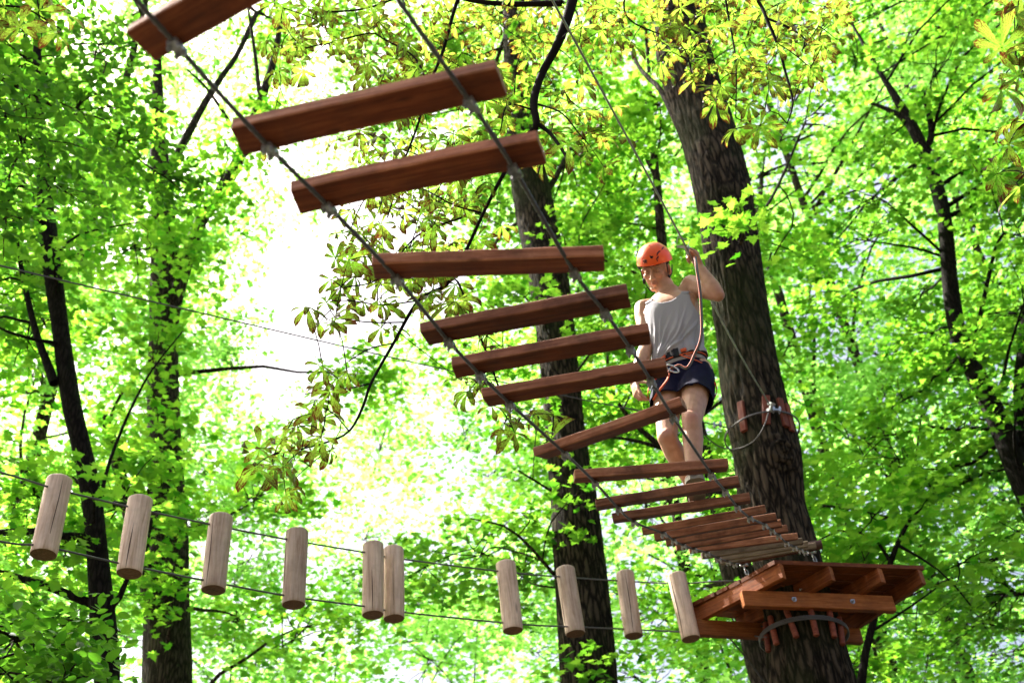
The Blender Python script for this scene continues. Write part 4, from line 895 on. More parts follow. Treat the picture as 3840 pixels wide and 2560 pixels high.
# torso section: height along the spine, half width, half depth, forward shift
TOR = [(-.17, .11, .085, .0), (-.08, .145, .105, .0), (.0, .144, .108, 0), (.12, .126, .098, .0), (.26, .113, .092, .004), (.40, .122, .094, .008), (.55, .140, .102, .012), (.70, .153, .106, .014), (.80, .160, .102, .010), (.88, .150, .088, .004), (.94, .115, .070, -.002), (1.0, .075, .058, 0), (1.06, .060, .056, .004)]
def torso(mb, grow=0., s0=-.2, s1=1.1, n=40, k=4, fold=0.):
    T = smoothpath(np.array([t for t in TOR if s0 <= t[0] <= s1]), k); V = []; a = np.arange(n)*2*math.pi/n
    for t in T:
        rr = 1.
        for x in a:
            c, s = math.cos(x), math.sin(x); e = 2/2.4
            V.append(onspine(t[0], (abs(c)**e)*np.sign(c)*(t[1] + grow), (abs(s)**e)*np.sign(s)*(t[2] + grow) + t[3]))
    m = len(T); f = [(i*n + j, i*n + (j+1) % n, (i+1)*n + (j+1) % n, (i+1)*n + j) for i in range(m-1) for j in range(n)]
    f += [tuple(range(n))[::-1], tuple((m-1)*n + j for j in range(n))]
    mb.add(V, f)
# head frame
yaw = math.radians(-24); pitch = math.radians(50)
toc = nrm(np.array([-(neck[0]), -(neck[1]), 0])); tc_ = np.array([toc[0]*math.cos(yaw) - toc[1]*math.sin(yaw), toc[0]*math.sin(yaw) + toc[1]*math.cos(yaw), 0])
HF = nrm(tc_*math.cos(pitch) - UP*math.sin(pitch)); HX = nrm(np.cross(UP, HF))
if HX[0] < 0: HX = -HX
HU = np.cross(HF, HX); HU = HU if HU[2] > 0 else -HU
roll_h = math.radians(-20); HX, HU = HX*math.cos(roll_h) + HU*math.sin(roll_h), HU*math.cos(roll_h) - HX*math.sin(roll_h)
HC_ = PH(2458, 1008, 4.885)                 # middle of the head
def hp(x, y, z): return HC_ + HX*x*1.02 + HF*y*1.04 + HU*z*1.06
def hand(mb, wrist, d, n, thumb, curls, scale=1., spread=.03, thumbcurl=(.5, .5), thumbout=.75):
    """palm, four separate fingers bent at three joints, thumb from the side of the palm"""
    d = nrm(d); n = nrm(n - d*np.dot(n, d)); t = nrm(thumb - d*np.dot(thumb, d) - n*np.dot(thumb, n)); s = scale; tips = []
    for i in range(4):                       # metacarpals make the palm
        o = (1.5 - i)*.0205*s; mb.caps(wrist + d*.008*s + t*o*.6, wrist + d*.088*s*(1 - .03*abs(i - 1.3)) + t*o, .0135*s, .0105*s)
    mb.ell(wrist + d*.045*s, d*.046*s, t*.036*s, n*.0145*s, 12, 8)
    for i, (Lf, cu) in enumerate(zip((.073, .082, .076, .060), curls)):
        o = (1.5 - i)*.0205*s; p = wrist + d*.088*s*(1 - .03*abs(i - 1.3)) + t*o; ang = 0.; dd = nrm(d + t*(1.5 - i)*spread)
        for j, (fr, c) in enumerate(zip((.47, .30, .23), cu)):
            ang += c; v = dd*math.cos(ang) + n*math.sin(ang); q = p + v*Lf*fr*s*1.08
            mb.caps(p, q, (.0094 - j*.0009)*s, (.0088 - j*.0010)*s, 9); p = q
        tips.append(p)
    p = wrist + d*.022*s + t*.026*s + n*.006*s; v = nrm(d*.55 + t*thumbout + n*.35); q = p + v*.042*s; mb.caps(p, q, .0145*s, .0105*s)
    v = nrm(v*math.cos(thumbcurl[0]) + nrm(n + d*.4)*math.sin(thumbcurl[0])); p2 = q + v*.032*s; mb.caps(q, p2, .0102*s, .0092*s)
    v = nrm(v*math.cos(thumbcurl[1]) + nrm(n + d*.2)*math.sin(thumbcurl[1])); mb.caps(p2, p2 + v*.024*s, .0093*s, .0078*s)
    return tips
def solid(mb, name, voxel, smooth=3, fac=.5):
    me = bpy.data.meshes.new(name); me.from_pydata(np.concatenate(mb.v).tolist(), [], mb.f)
    o = bpy.data.objects.new(name + '_tmp', me); COL.objects.link(o)
    bm = bmesh.new(); bm.from_mesh(me); bmesh.ops.recalc_face_normals(bm, faces=bm.faces); bm.to_mesh(me); bm.free()
    md = o.modifiers.new('r', 'REMESH'); md.mode = 'VOXEL'; md.voxel_size = voxel; md.adaptivity = 0
    ms = o.modifiers.new('s', 'SMOOTH'); ms.factor = fac; ms.iterations = smooth
    dg = bpy.context.evaluated_depsgraph_get(); out = bpy.data.meshes.new_from_object(o.evaluated_get(dg)); out.name = name
    bpy.data.objects.remove(o); bpy.data.meshes.remove(me)
    out.polygons.foreach_set('use_smooth', [True]*len(out.polygons)); return out
person = empty('person', (.84, 4.86, 4.48), 'climber in orange helmet, grey tank top and navy shorts stepping along the rope bridge', 'person')
mb = MB(); torso(mb)
def chain(mb, pts, n=14):
    for (a, ra), (b, rb) in zip(pts[:-1], pts[1:]): mb.caps(a, b, ra, rb, n)
bk = -fwd
# left leg (bears the weight), right leg
for h, k, a, sgn in ((Lh, Lk, La, 1), (Rh, Rk, Ra, -1)):
    ov = lat*sgn
    chain(mb, [(h + UP*.02, .088), (h*.6 + k*.4 + fwd*.008, .078), (h*.25 + k*.75, .062), (k, .052)])
    chain(mb, [(k + fwd*.012, .046), (k*.85 + a*.15, .046)])
    sh = nrm(a - k); bb_ = nrm(bk - sh*np.dot(bk, sh))
    chain(mb, [(k + bb_*.005, .050), (k*.72 + a*.28 + bb_*.016, .054), (k*.5 + a*.5 + bb_*.012, .047), (k*.22 + a*.78, .034), (a, .031)])
    mb.ell(k + fwd*.024 + UP*.004, lat*.030, fwd*.030, UP*.034)
    toe = nrm(np.array([-.12, -1, -.06])); mb.caps(a - UP*.045 + toe*-.03, a - UP*.055 + toe*.15, .034, .026); mb.caps(a, a - UP*.04 + toe*.04, .032, .032)
# arms
ud = nrm(Rs - onspine(.85)); 
chain(mb, [(onspine(.90, -.07), .050), (Rs, .056), (Rs*.8 + Re*.2 + lat*-.004, .052), (Rs*.5 + Re*.5, .046), (Re, .037)])
chain(mb, [(Re, .038), (Re*.75 + Rw*.25, .042), (Re*.5 + Rw*.5, .036), (Rw, .0255)])
chain(mb, [(onspine(.90, .07), .052), (Ls, .058), (Ls*.72 + Le*.28 - UP*.002, .056), (Ls*.45 + Le*.55, .050), (Le, .038)])
chain(mb, [(Le, .038), (Le*.72 + Lw*.28, .044), (Le*.5 + Lw*.5, .038), (Lw, .026)])
for sgn in (-1, 1):                         # chest, collarbones, trapezius
    mb.ell(onspine(.74, sgn*.075, .070), lat*.075, spine*.062, fwd*.042)
    mb.caps(onspine(.955, sgn*.02, .045), onspine(.93, sgn*.12, .015), .014, .014)
    mb.caps(onspine(1.06, sgn*.03, -.02), onspine(.93, sgn*.11, -.02), .034, .040)
# neck, head
chin_ = hp(0, .02, -.06)
mb.caps(onspine(.98, 0, -.005), hp(0, -.025, -.03), .060, .056, 18)
mb.ell(hp(0, -.012, .030), HX*.077, HF*.094, HU*.090, 24, 16)
mb.ell(hp(0, .028, -.030), HX*.062, HF*.058, HU*.080, 20, 14)
mb.ell(hp(0, .036, -.080), HX*.040, HF*.046, HU*.032, 18, 12)
mb.ell(hp(0, .072, -.094), HX*.021, HF*.016, HU*.017)
for s_ in (-1, 1):
    mb.ell(hp(s_*.036, .062, -.022), HX*.024, HF*.020, HU*.020)          # cheek
    mb.ell(hp(s_*.030, .078, .024), HX*.027, HF*.012, HU*.011)           # brow
    mb.ell(hp(s_*.078, -.012, -.016), HX*.009, HF*.019 + HX*s_*.006, HU*.031)   # ear
    mb.ell(hp(s_*.014, .098, -.036), HX*.008, HF*.009, HU*.008, 10, 8)   # nostril wing
    mb.caps(hp(s_*.058, -.008, -.050), hp(s_*.017, .070, -.098), .016, .013)     # jaw line
mb.caps(hp(0, .086, .014), hp(0, .108, -.032), .0085, .0120, 10)         # nose
mb.ell(hp(0, .086, -.0595), HX*.021, HF*.010, HU*.0060, 14, 8); mb.ell(hp(0, .085, -.0715), HX*.018, HF*.010, HU*.0065, 14, 8)  # lips
for s_ in (-1, 1): mb.ell(hp(s_*.031, .071, .002), HX*.015, HF*.0135, HU*.0115, 12, 10)   # lowered lids
# hands
tipsR = hand(mb, Rw, nrm(np.array([.05, -.10, -1])), nrm(np.array([.80, .25, 0])), nrm(np.array([.1, -1, 0])), [(.18, .35, .2), (.35, .55, .35), (.55, .7, .45), (.75, .8, .5)], .98, thumbcurl=(.1, .15), thumbout=.45)
gd = nrm(Lhand - Lw + np.array([0, 0, .03])); tipsL = hand(mb, Lw, nrm(np.array([-.20, -.12, 1.])), nrm(np.array([-.85, -.35, 0])), nrm(np.array([-.25, -1, 0])), [(.9, 1.25, .8), (1.1, 1.35, .8), (1.3, 1.4, .8), (1.45, 1.45, .8)], 1.0, thumbcurl=(.6, .5), thumbout=.4)
body = solid(mb, 'body', .0048, 4, .5)
n = len(body.vertices); V = np.empty(n*3, np.float32); body.vertices.foreach_get('co', V); V = V.reshape(-1, 3).astype(float)
Nn = np.empty(n*3, np.float32); body.vertices.foreach_get('normal', Nn); Nn = Nn.reshape(-1, 3)
hl = np.stack([(V - HC_) @ HX, (V - HC_) @ HF, (V - HC_) @ HU], 1)
def g(c, s): return np.exp(-np.sum(((hl - np.array(c))/np.array(s))**2, 1))
# sockets, mouth line, philtrum pressed in
dv = np.zeros(n)
for s_ in (-1, 1): dv -= .0065*g((s_*.018, .085, .004), (.009, .02, .011)); dv -= .004*g((s_*.031, .088, .0135), (.016, .02, .004)); dv -= .003*g((s_*.031, .085, -.010), (.014, .02, .004))
dv -= .0045*g((0, .095, -.0655), (.020, .02, .0022)); dv -= .003*g((0, .09, -.081), (.014, .02, .005))
V += Nn*dv[:, None]
# muscles and tendons over the trunk and limbs: a little unevenness
V += Nn*(.0012*vnoise(V*26, 4))[:, None]*(np.abs(hl[:, 2]) > .14)[:, None]
body.vertices.foreach_set('co', V.astype(np.float32).ravel())
dark = np.zeros(n); red = np.zeros(n)
for s_ in (-1, 1):
    bx = hl[:, 0]*s_; dark += .85*np.exp(-((bx - .032)/.019)**4 - ((hl[:, 2] - (.0225 - .03*np.abs(bx - .034)))/.0048)**2)*(hl[:, 1] > .05)     # eyebrows
    dark += .9*np.exp(-((bx - .031)/.0145)**4 - ((hl[:, 2] - (-.0065 + 14*(bx - .031)**2))/.0026)**2)*(hl[:, 1] > .05)                          # lashes
    dark += .34*g((s_*.028, .085, .008), (.019, .03, .011)); dark += .5*g((s_*.0085, .108, -.045), (.0035, .01, .003))  # eye-socket shade painted into the skin colour; nostrils darkened likewise
dark += .55*g((0, .095, -.0655), (.021, .03, .0016))
red += .75*g((0, .095, -.0655), (.021, .03, .011))*(np.abs(hl[:, 2] + .0655) < .013)
red += .35*g((0, .11, -.035), (.014, .02, .014)); 
for s_ in (-1, 1): red += .3*g((s_*.04, .08, -.03), (.02, .03, .02)); red += .5*g((s_*.08, -.012, -.016), (.012, .03, .03))
for k in (Lk, Rk): red += .55*np.exp(-np.sum(((V - k - fwd*.04)/.045)**2, 1))
for k, s_ in ((Le, .4), (tipsL[1], .4), (Rw - UP*.12, .4)): red += s_*np.exp(-np.sum(((V - k)/.06)**2, 1))
for nm, a_ in (('dark', dark), ('red', red)):
    at = body.attributes.new(nm, 'FLOAT', 'POINT'); at.data.foreach_set('value', np.clip(a_, 0, 1).astype(np.float32))
link('body', body, M['skin'], person)

# tank top: cloth shell hung from the shoulders
def cloth(name, fn, keep, mat_, thick=.0022, parent=None, n=150, m=110, wrap=True):
    """fn(i, j) over a grid; faces whose centre fails keep() are left out"""
    V = np.array([[fn(u, v) for u in np.linspace(0, 1, n, endpoint=not wrap)] for v in np.linspace(0, 1, m)])
    F_ = []; K = np.array([[keep(V[j, i]) for i in range(n)] for j in range(m)])
    for j in range(m - 1):
        for i in range(n if wrap else n - 1):
            k = (i + 1) % n
            if K[j, i] and K[j, k] and K[j+1, i] and K[j+1, k]: F_.append((j*n + i, j*n + k, (j+1)*n + k, (j+1)*n + i))
    me = bpy.data.meshes.new(name); me.from_pydata(V.reshape(-1, 3).tolist(), [], F_)
    bm = bmesh.new(); bm.from_mesh(me); bmesh.ops.delete(bm, geom=[v for v in bm.verts if not v.link_faces], context='VERTS')
    # even out the stepped edge of the cut
    bv = [v for v in bm.verts if any(e.is_boundary for e in v.link_edges)]
    for _ in range(6):
        new = {v: sum((e.other_vert(v).co for e in v.link_edges if e.is_boundary), Vector())/max(1, sum(e.is_boundary for e in v.link_edges)) for v in bv}
        for v, c in new.items(): v.co = v.co.lerp(c, .6)
    bmesh.ops.recalc_face_normals(bm, faces=bm.faces); 
    bm.to_mesh(me); bm.free(); me.polygons.foreach_set('use_smooth', [True]*len(me.polygons))
    o = link(name, me, mat_, parent); md = o.modifiers.new('thickness', 'SOLIDIFY'); md.thickness = thick; md.offset = 1
    return o
TT = smoothpath(np.array(TOR), 6)
def tint(s, k): return np.interp(s, TT[:, 0], TT[:, k])
SH0, SH1 = .08, 1.0
def shirt(u, v):
    s = SH0 + (SH1 - SH0)*v; a = u*2*math.pi; c, q = math.cos(a), math.sin(a)
    loose = .009 + .012*max(0, 1 - abs(s - .42)/.33) ; e = 2/2.4
    w, dp, f = tint(s, 1), tint(s, 2), tint(s, 3)
    if s > .82: w += .018
    # cloth bridges over the chest and blouses out above the belt; folds run down towards the climber's right hip
    fold = 0.
    ph = a*9 + (s*5.5) + 1.3*math.sin(3*a + 2) ; amp = .020*max(0, 1 - s/.72)*(.6 + .4*math.sin(2*a + 1))
    fold += amp*(abs(math.sin(ph*.5))**.7 - .5)*2; fold += .004*math.sin(a*4 + s*9)*max(0, 1 - abs(s - .55)/.5)
    if q > 0:
        rc = c*w
        for i_ in range(8):
            tt_ = max(0., (s - .10)/.5); ln_ = -.125 + (.03 + .034*i_)*min(tt_, 1.4)**.5 + .004*math.sin(s*14 + i_*2)
            fold += .013*math.exp(-((rc - ln_)/.0065)**2)*math.exp(-((s - .26 - .03*(i_ % 3))/.20)**2)*(1.15 if i_ % 2 else .7)
    blouse = .010*math.exp(-((s - .20)/.06)**2)
    if s > .84: s_ = .84 + (s - .84)*.60
    else: s_ = s
    return onspine(s_ - .012*math.sin(a*5 + 1)*max(0, (.3 - s)*4), (abs(c)**e)*math.copysign(1, c)*(w + loose + fold + blouse), (abs(q)**e)*math.copysign(1, q)*(dp + loose + .006 + fold + blouse) + f)
def shirt_keep(p):
    q = p - pel; s = np.dot(q, spine)/TL; r = np.dot(q, lat); f = np.dot(q, fwd)
    if s < .105 + .05*r/.13: return False
    a0 = .54 if r > 0 else .60
    if s > a0 and abs(r) > .128 + .040*(1 - min(1, (s - a0)/.20))**1.5: return False
    if f > 0 and s > .735 and abs(r) < .082*min(1, ((s - .735)/.10))**.5: return False
    if f <= 0 and s > .90 and abs(r) < .075*min(1, ((s - .90)/.04))**.5: return False
    return True
cloth('tank_top', shirt, shirt_keep, M['shirt'], parent=person, n=220, m=150)
# shorts: waist to mid thigh, two legs
mb = MB()
T_ = [(-.17, .110, .098, .0), (-.08, .146, .114, .0), (.0, .150, .117, 0), (.05, .140, .110, 0), (.10, .131, .104, .002)]
n_ = 44; T_ = smoothpath(np.array(T_), 4); a_ = np.arange(n_)*2*math.pi/n_; V_ = []
for t in T_:
    for x in a_: V_.append(onspine(t[0], math.copysign(abs(math.cos(x))**.85, math.cos(x))*t[1], math.copysign(abs(math.sin(x))**.85, math.sin(x))*t[2] + t[3]))
m_ = len(T_); mb.add(V_, [(i*n_ + j, i*n_ + (j+1) % n_, (i+1)*n_ + (j+1) % n_, (i+1)*n_ + j) for i in range(m_-1) for j in range(n_)] + [tuple(range(n_))[::-1], tuple((m_-1)*n_ + j for j in range(n_))])
for h, k, sgn, ln in ((Lh, Lk, 1, .56), (Rh, Rk, -1, .50)):
    e_ = h*(1 - ln) + k*ln; d_ = nrm(e_ - h)
    mb.tube([h - d_*.03, h*.6 + e_*.4, e_*.8 + h*.2, e_ + fwd*.004], [.086, .092, .094, .096], 28)
me = solid(mb, 'shorts', .006, 4, .5)
n = len(me.vertices); V = np.empty(n*3, np.float32); me.vertices.foreach_get('co', V); V = V.reshape(-1, 3).astype(float); Nn = np.empty(n*3, np.float32); me.vertices.foreach_get('normal', Nn); Nn = Nn.reshape(-1, 3)
V += Nn*(.0045*vnoise(V*[16, 16, 9], 8) + .004*vnoise(V*[34, 34, 14] , 9))[:, None]; me.vertices.foreach_set('co', V.astype(np.float32).ravel())
bm = bmesh.new(); bm.from_mesh(me)      # open the leg ends so that the thighs come out of cloth tubes
cut = []
for h, k, ln, oh, ok_ in ((Lh, Lk, .56, Rh, Rk), (Rh, Rk, .50, Lh, Lk)):
    e_ = h*(1 - ln) + k*ln; d_ = nrm(k - h)
    for v in bm.verts:
        q = np.array(v.co) - e_
        dd = nrm(ok_ - oh); qo = np.array(v.co) - oh
        if np.dot(q, d_) > -.006 and np.linalg.norm(q - d_*np.dot(q, d_)) < min(.15, np.linalg.norm(qo - dd*np.dot(qo, dd)) + .002): cut.append(v)
bmesh.ops.delete(bm, geom=list(set(cut)), context='VERTS')
bv = [v for v in bm.verts if any(e.is_boundary for e in v.link_edges)]
for _ in range(14):
    new = {v: sum((e.other_vert(v).co for e in v.link_edges if e.is_boundary), Vector())/max(1, sum(e.is_boundary for e in v.link_edges)) for v in bv}
    for v, c in new.items(): v.co = v.co.lerp(c, .6)
bm.to_mesh(me); bm.free()
o = link('shorts', me, M['shorts'], person); md = o.modifiers.new('thickness', 'SOLIDIFY'); md.thickness = .003; md.offset = 1
mb = MB()                                # pale hem of the shirt showing between belt and shorts
def belt(s, g_, w, a0=0, a1=2*math.pi, dz=0., n=50, shift=0.):
    out = []
    for a in np.linspace(a0, a1, n):
        c, q = math.cos(a), math.sin(a); ss = s + dz*c; out.append(onspine(ss, math.copysign(abs(c)**.84, c)*(tint(ss, 1) + g_), math.copysign(abs(q)**.84, q)*(tint(ss, 2) + g_) + tint(ss, 3)))
    return out
mb.ribbon(belt(.085, .012, .04, dz=.03), .034, spine, .004); mb.build('shirt_hem', M['shirt'], person, smooth=True)

# harness
har = MB().ribbon(belt(.135, .020, 0, dz=.035), .048, spine, .008).build('harness', M['black'], person, smooth=True)
mb = MB(); mb.ribbon(belt(.170, .0235, 0, .35, 2.9, dz=.035), .010, spine, .006); mb.ribbon(belt(.100, .0255, 0, .2, 3.0, dz=.035), .005, spine, .004)
for a in (1.25, 1.9): p = belt(.14, .030, 0, a, a + .2, dz=.035, n=6); mb.ribbon(p, .020, spine, .004)
mb.ribbon([onspine(.10, .02, .124), onspine(.04, .06, .13), onspine(.01, .10, .112), onspine(.0, .125, .08)], .007, spine, .003)
mb.ribbon([onspine(.09, .05, .126), onspine(.05, .085, .122), onspine(.05, .10, .112), onspine(.09, .10, .108), onspine(.10, .06, .122)], .006, spine, .003)
mb.build('orange_trim', M['orangeweb'], har, smooth=True)
mb = MB(); mb.box(onspine(.135, .0, .124), lat*.015, spine*.026, fwd*.007); mb.box(onspine(.14, -.042, .118), lat*.008, spine*.024, fwd*.007); mb.caps(onspine(.175, -.02, .122), onspine(.10, -.012, .132), .007, .009); mb.build('buckle', M['black'], har)
for h, k, sgn in ((Rh, Rk, -1), (Lh, Lk, 1)):      # red leg loops
    mb = MB(); c = h*.80 + k*.20; d_ = nrm(k - h); x_ = nrm(lat - d_*np.dot(lat, d_)); y_ = np.cross(d_, x_); y_ = y_ if np.dot(y_, fwd) > 0 else -y_
    A_ = np.linspace(-.6, 3.3, 26) if sgn < 0 else np.linspace(-1.2, .2, 16)
    rr_ = .107; mb.ribbon([c + x_*rr_*math.cos(a) + y_*rr_*math.sin(a)*1.02 - d_*.05*math.cos(a)*sgn*-1 for a in A_], .022 if sgn < 0 else .018, d_, .004); mb.build('leg_loop', M['redweb'], har, smooth=True)
# lanyard: flat strap from the carabiner at the belt up to the raised hand
mb = MB(); LY = [(2606,962,4.70),(2610,985,4.66),(2613,1010,4.64),(2621,1060,4.64),(2627,1110,4.66),(2630,1170,4.68),(2632,1235,4.70),(2624,1285,4.71),(2605,1328,4.73),(2590,1362,4.74),(2572,1380,4.74),(2548,1370,4.75),(2530,1376,4.76),(2516,1384,4.77),(2508,1398,4.79)]
pts = smoothpath(np.array([PH(x, y, r) for x, y, r in LY]), 6); vw = np.array([nrm(p - CAMP) for p in pts]); tt = np.gradient(pts, axis=0); wd = np.cross(tt, vw); wd /= np.linalg.norm(wd, axis=1)[:, None]
wd = wd*.8 + vw*.6
ly = mb.ribbon(pts, .0165, wd, .0035).build('lanyard', M['greyweb'], har, smooth=True)
mb = MB(); off_ = wd/np.linalg.norm(wd, axis=1)[:, None]*-.0062; mb.ribbon(pts + off_ - vw*.0025, .0035, wd, .002); mb.build('orange_edge', M['orangeweb'], ly, smooth=True)
mb = MB(); pts = smoothpath(np.array([PH(x, y, r) for x, y, r in [(2508,1398,4.82),(2504,1420,4.80),(2485,1447,4.80),(2462,1478,4.82),(2450,1500,4.84)]]), 6); mb.ribbon(pts, .012, lat, .003); mb.build('lanyard', M['orangeweb'], har, smooth=True)
mb = MB(); q = PH(2522, 1382, 4.76); 
A_ = np.linspace(0, 2*math.pi, 22); mb.tube([q + lat*(.018*math.cos(a)) + nrm(spine*.7 - lat*.6)*(.040*math.sin(a)) + fwd*.004*math.cos(a) for a in A_], .0050, 8, cap=False); mb.build('carabiner', M['galv'], har, smooth=True)

# helmet
helm_c = hp(0, -.016, .048); nu, nv = 56, 26; V_ = []; 
def helm(a, t, g_=0.):
    x, y, z = math.cos(a)*math.sin(t), math.sin(a)*math.sin(t), math.cos(t)
    rx, ry, rz = .100, .127, .108
    r = 1 + .012*math.cos(4*a)*math.sin(t)**2 + g_; 
    # raised ribs running from brow to crown
    r += .012*math.exp(-((abs(x) - .42)/.10)**2)*max(0, z)*1.0
    fl = .10*max(0, math.sin(t) - .97)*8*math.exp(-((t - 1.72)/.12)**2)
    return hp(0, -.014, .044) + HX*rx*x*(r + fl) + HF*ry*y*(r + fl) + HU*(rz*z*r - .012*max(0, -y) + .006*max(0, y)*max(0, math.sin(t)))
tmax = 1.66
V_ = [helm(0, 0)] + [helm(a, tmax*(i/nv)**.9*(1 - .05*abs(math.sin(a - .4))*0)) for i in range(1, nv + 1) for a in np.arange(nu)*2*math.pi/nu]
F_ = [(0, 1 + j, 1 + (j+1) % nu) for j in range(nu)] + [(1 + i*nu + j, 1 + (i+1)*nu + j, 1 + (i+1)*nu + (j+1) % nu, 1 + i*nu + (j+1) % nu) for i in range(nv-1) for j in range(nu)]
mb = MB(); mb.add(V_, [f[::-1] if (np.dot(np.cross(V_[F_[5][1]] - V_[F_[5][0]], V_[F_[5][2]] - V_[F_[5][0]]), HU) < 0) else f for f in F_]); hel = mb.build('helmet', M['orange'], person, smooth=True); md = hel.modifiers.new('thickness', 'SOLIDIFY'); md.thickness = .004; md.offset = -1
def onhelm(x, z, g_=.010):
    """point of the shell seen at lateral x, height z (both -1..1) on the front"""
    t = math.acos(max(-1, min(1, z))); st = math.sin(t); a = math.acos(max(-1, min(1, x/max(st, .01)))); return helm(a, t, g_)
def patch(mb, outline, g_=.012):
    c = np.mean(outline, axis=0); V = [onhelm(*c, g_)] + [onhelm(*p, g_) for p in outline]; n = len(outline)
    C2 = [onhelm(*(np.array(p)*.5 + c*.5), g_) for p in outline]; V = [onhelm(*c, g_)] + C2 + [onhelm(*p, g_) for p in outline]
    mb.add(V, [(0, 1 + i, 1 + (i+1) % n) for i in range(n)] + [(1 + i, 1 + n + i, 1 + n + (i+1) % n, 1 + (i+1) % n) for i in range(n)])
def blob(cx, cz, pts): return [(cx + a, cz + b) for a, b in pts]
mb = MB(); patch(mb, blob(.18, .36, [(-.10, .10), (-.02, .04), (.10, .03), (.09, -.04), (.02, -.09), (-.06, -.05)])); mb.build('vent', M['black'], hel)
mb = MB(); patch(mb, blob(.55, .46, [(-.10, -.10), (-.08, .04), (.02, .12), (.10, .08), (.03, .04), (-.02, -.02), (-.06, -.10)])); mb.build('vent', M['black'], hel)
mb = MB(); patch(mb, blob(.50, .18, [(-.09, .04), (.0, .14), (.06, .16), (.02, .02), (-.02, -.12), (-.05, -.10)]), .012); mb.build('vent', M['black'], hel)
mb = MB(); patch(mb, blob(.72, .62, [(-.06, -.05), (-.03, .06), (.03, .04), (.0, -.02)])); mb.build('vent', M['black'], hel)
mb = MB(); patch(mb, blob(-.50, .34, [(-.05, -.04), (.0, .03), (.07, .08), (.03, -.02), (-.01, -.07)])); mb.build('vent', M['black'], hel)
mb = MB(); patch(mb, blob(-.84, .18, [(-.03, -.10), (-.02, .08), (.03, .05), (.02, -.08)])); mb.build('vent', M['black'], hel)
mb = MB(); patch(mb, blob(.02, .93, [(-.06, -.02), (0, .01), (.05, -.01), (.02, -.03), (-.03, -.035)])); mb.build('vent', M['black'], hel)
mb = MB(); patch(mb, blob(.485, .16, [(-.03, .03), (.02, .07), (.03, .08), (.01, .0), (-.01, -.05)]), .018); mb.build('clip_mark', M['orange'], hel)
# print on the brow: an oval emblem with letters and a line of small capitals beneath
mb = MB()
def stroke(pts, w=.0016): mb.tube([onhelm(x, z, .014) for x, z in pts], w, 5)
A_ = np.linspace(.55, 2*math.pi - .55, 18); stroke([(-.21 + .115*math.cos(a), .20 + .055*math.sin(a)) for a in A_], .0019)
stroke([(-.25, .225), (-.17, .225), (-.175, .17)], .0022); stroke([(-.21, .225), (-.215, .165)], .002); stroke([(-.15, .20), (-.10, .20), (-.10, .165), (-.15, .165), (-.15, .20)], .0018)
for k in range(8): x = -.315 + k*.030; stroke([(x, .085), (x + .008, .105), (x + .016, .085)] if k % 2 else [(x, .085), (x, .105), (x + .014, .105), (x + .014, .085)], .0012)
mb.build('emblem', M['logo'], hel)
# chin strap
mb = MB()
for s_ in (-1, 1):
    mb.ribbon(smoothpath([hp(s_*.078, .034, .03), hp(s_*.077, .030, -.01), hp(s_*.073, .026, -.045), hp(s_*.063, .026, -.082), hp(s_*.034, .032, -.116), hp(0, .036, -.124)], 5), .013, HF, .003)
    mb.ribbon(smoothpath([hp(s_*.086, -.05, .0), hp(s_*.082, -.02, -.040), hp(s_*.069, .018, -.058)], 5), .011, HU, .003); mb.box(hp(s_*.074, .018, -.056), HX*.006, HF*.011, HU*.013)
mb.ribbon(smoothpath([hp(.0, .022, -.122), hp(.012, .03, -.150), hp(.02, .035, -.175), hp(.006, .05, -.195)], 4), .010, HX, .003)
mb.build('chin_strap', M['black'], hel, smooth=True)
# hair under the rim and over the temples
mb = MB(); r = np.random.default_rng(3)
for k in range(260):
    a = r.uniform(-.2, math.pi + .2) if k < 170 else r.uniform(0, 2*math.pi); x, y = math.cos(a)*.0765, math.sin(a)*.092 - .012
    if y > .02: L_ = r.uniform(.008, .022)
    else: L_ = r.uniform(.02, .045)
    p = hp(x, y, .055 + r.uniform(-.006, .01)); tdir = HX*(.35*math.sin(k) - .25) + HF*.10*math.sin(a) - HU
    mb.tube([p, p + tdir*L_*.6 + HX*x*.05, p + tdir*L_*1.2 + HX*x*.02 - HF*.002], [.0042, .0034, .0010], 5, cap=False)
mb.build('hair', M['hair'], person, smooth=True)
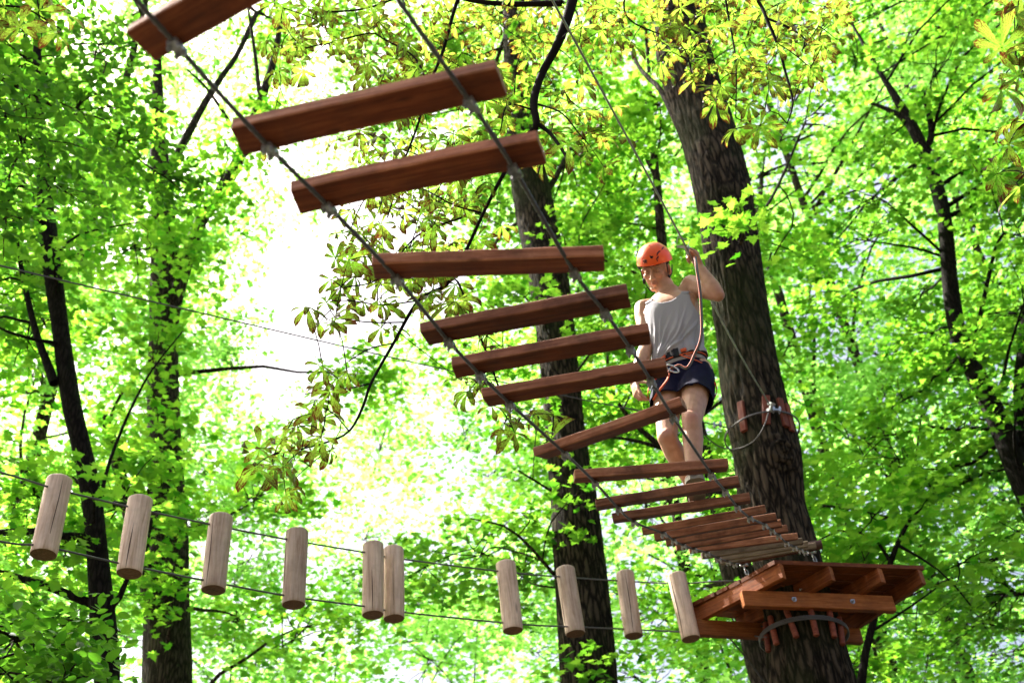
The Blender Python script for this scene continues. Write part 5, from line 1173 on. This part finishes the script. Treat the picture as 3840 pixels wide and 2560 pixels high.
# shoes
for a, nm in ((La, 1), (Ra, 2)):
    toe = nrm(np.array([-.12, -1, -.02 if nm == 1 else -.10])); sd = nrm(np.cross(toe, UP)); u = np.cross(sd, toe); base = a - u*.088
    prof = [(-.075, .026, .050), (-.062, .034, .070), (-.03, .036, .084), (.01, .036, .082), (.05, .040, .064), (.10, .046, .048), (.145, .046, .040), (.175, .038, .034), (.192, .022, .024)]
    P_ = smoothpath(np.array(prof), 4); V_ = []; n_ = 20
    for (y, w, hgt) in P_:
        for j in range(n_):
            x = 2*math.pi*j/n_; V_.append(base + toe*y + sd*w*math.cos(x)*(1 if math.sin(x) < .2 else .88) + u*(.012 + hgt*(.5 + .5*math.sin(x))))
    m_ = len(P_); mb = MB(); mb.add(V_, [(i*n_ + j, i*n_ + (j+1) % n_, (i+1)*n_ + (j+1) % n_, (i+1)*n_ + j) for i in range(m_-1) for j in range(n_)] + [tuple(range(n_))[::-1], tuple((m_-1)*n_ + j for j in range(n_))])
    sh_ = mb.build('shoe', M['shoe'], person, smooth=True)
    V_ = []; n_ = len(P_)
    out = [(y, w*1.05) for y, w, _ in P_]; ring_ = [base + toe*y + sd*w for y, w in out] + [base + toe*y - sd*w for y, w in out[::-1]]
    k_ = len(ring_); mb = MB(); mb.add(ring_ + [p + u*.020 for p in ring_], [tuple(range(k_))[::-1], tuple(range(k_, 2*k_))] + [(i, (i+1) % k_, k_ + (i+1) % k_, k_ + i) for i in range(k_)])
    mb.build('sole', M['sole'], sh_)
    mb = MB()
    for k in range(4): y = .03 + k*.022; hgt = np.interp(y, [q[0] for q in prof], [q[2] for q in prof]); mb.tube([base + toe*y - sd*.018 + u*(.014 + hgt*.93), base + toe*y + u*(.018 + hgt*1.0), base + toe*(y + .006) + sd*.018 + u*(.014 + hgt*.93)], .0028, 5)
    mb.build('lace', M['sole'], sh_)

# pulley frame on the safety cable in his hand
pul = empty('cable_pulley', PH(2575, 945, 4.72), 'bent steel trolley frame hooked over the safety cable above the raised hand', 'pulley')
def pf(x, y, dr=0.): return P(2300 + x/5.2275, 880 + y/5.2275, np.linalg.norm(HAND - CAMP) - .02 + dr)
mb = MB(); q = [pf(1238,205), pf(1262,52), pf(1500,100), pf(1468,225)]
mb.ribbon(smoothpath([q[0], q[0]*.5 + q[1]*.5, q[1]*.98 + q[0]*.02, q[1]*.98 + q[2]*.02, q[1]*.5 + q[2]*.5, q[2]*.98 + q[1]*.02, q[2]*.98 + q[3]*.02, q[3]], 3), .018, [nrm(q[0] - CAMP)], .004)
mb.build('frame', M['galv'], pul)
mb = MB(); q = [pf(1245,232), pf(1330,232), pf(1400,250), pf(1440,330), pf(1450,400)]; mb.ribbon(smoothpath(q, 3), .015, [nrm(np.cross(q[1] - q[0], q[0] - CAMP))], .005); mb.build('hook', M['galv'], pul)
mb = MB(); q = pf(1462, 262); mb.tube([q - HF*.012, q + HF*.012], .011, 14); mb.build('wheel', M['galv'], pul)
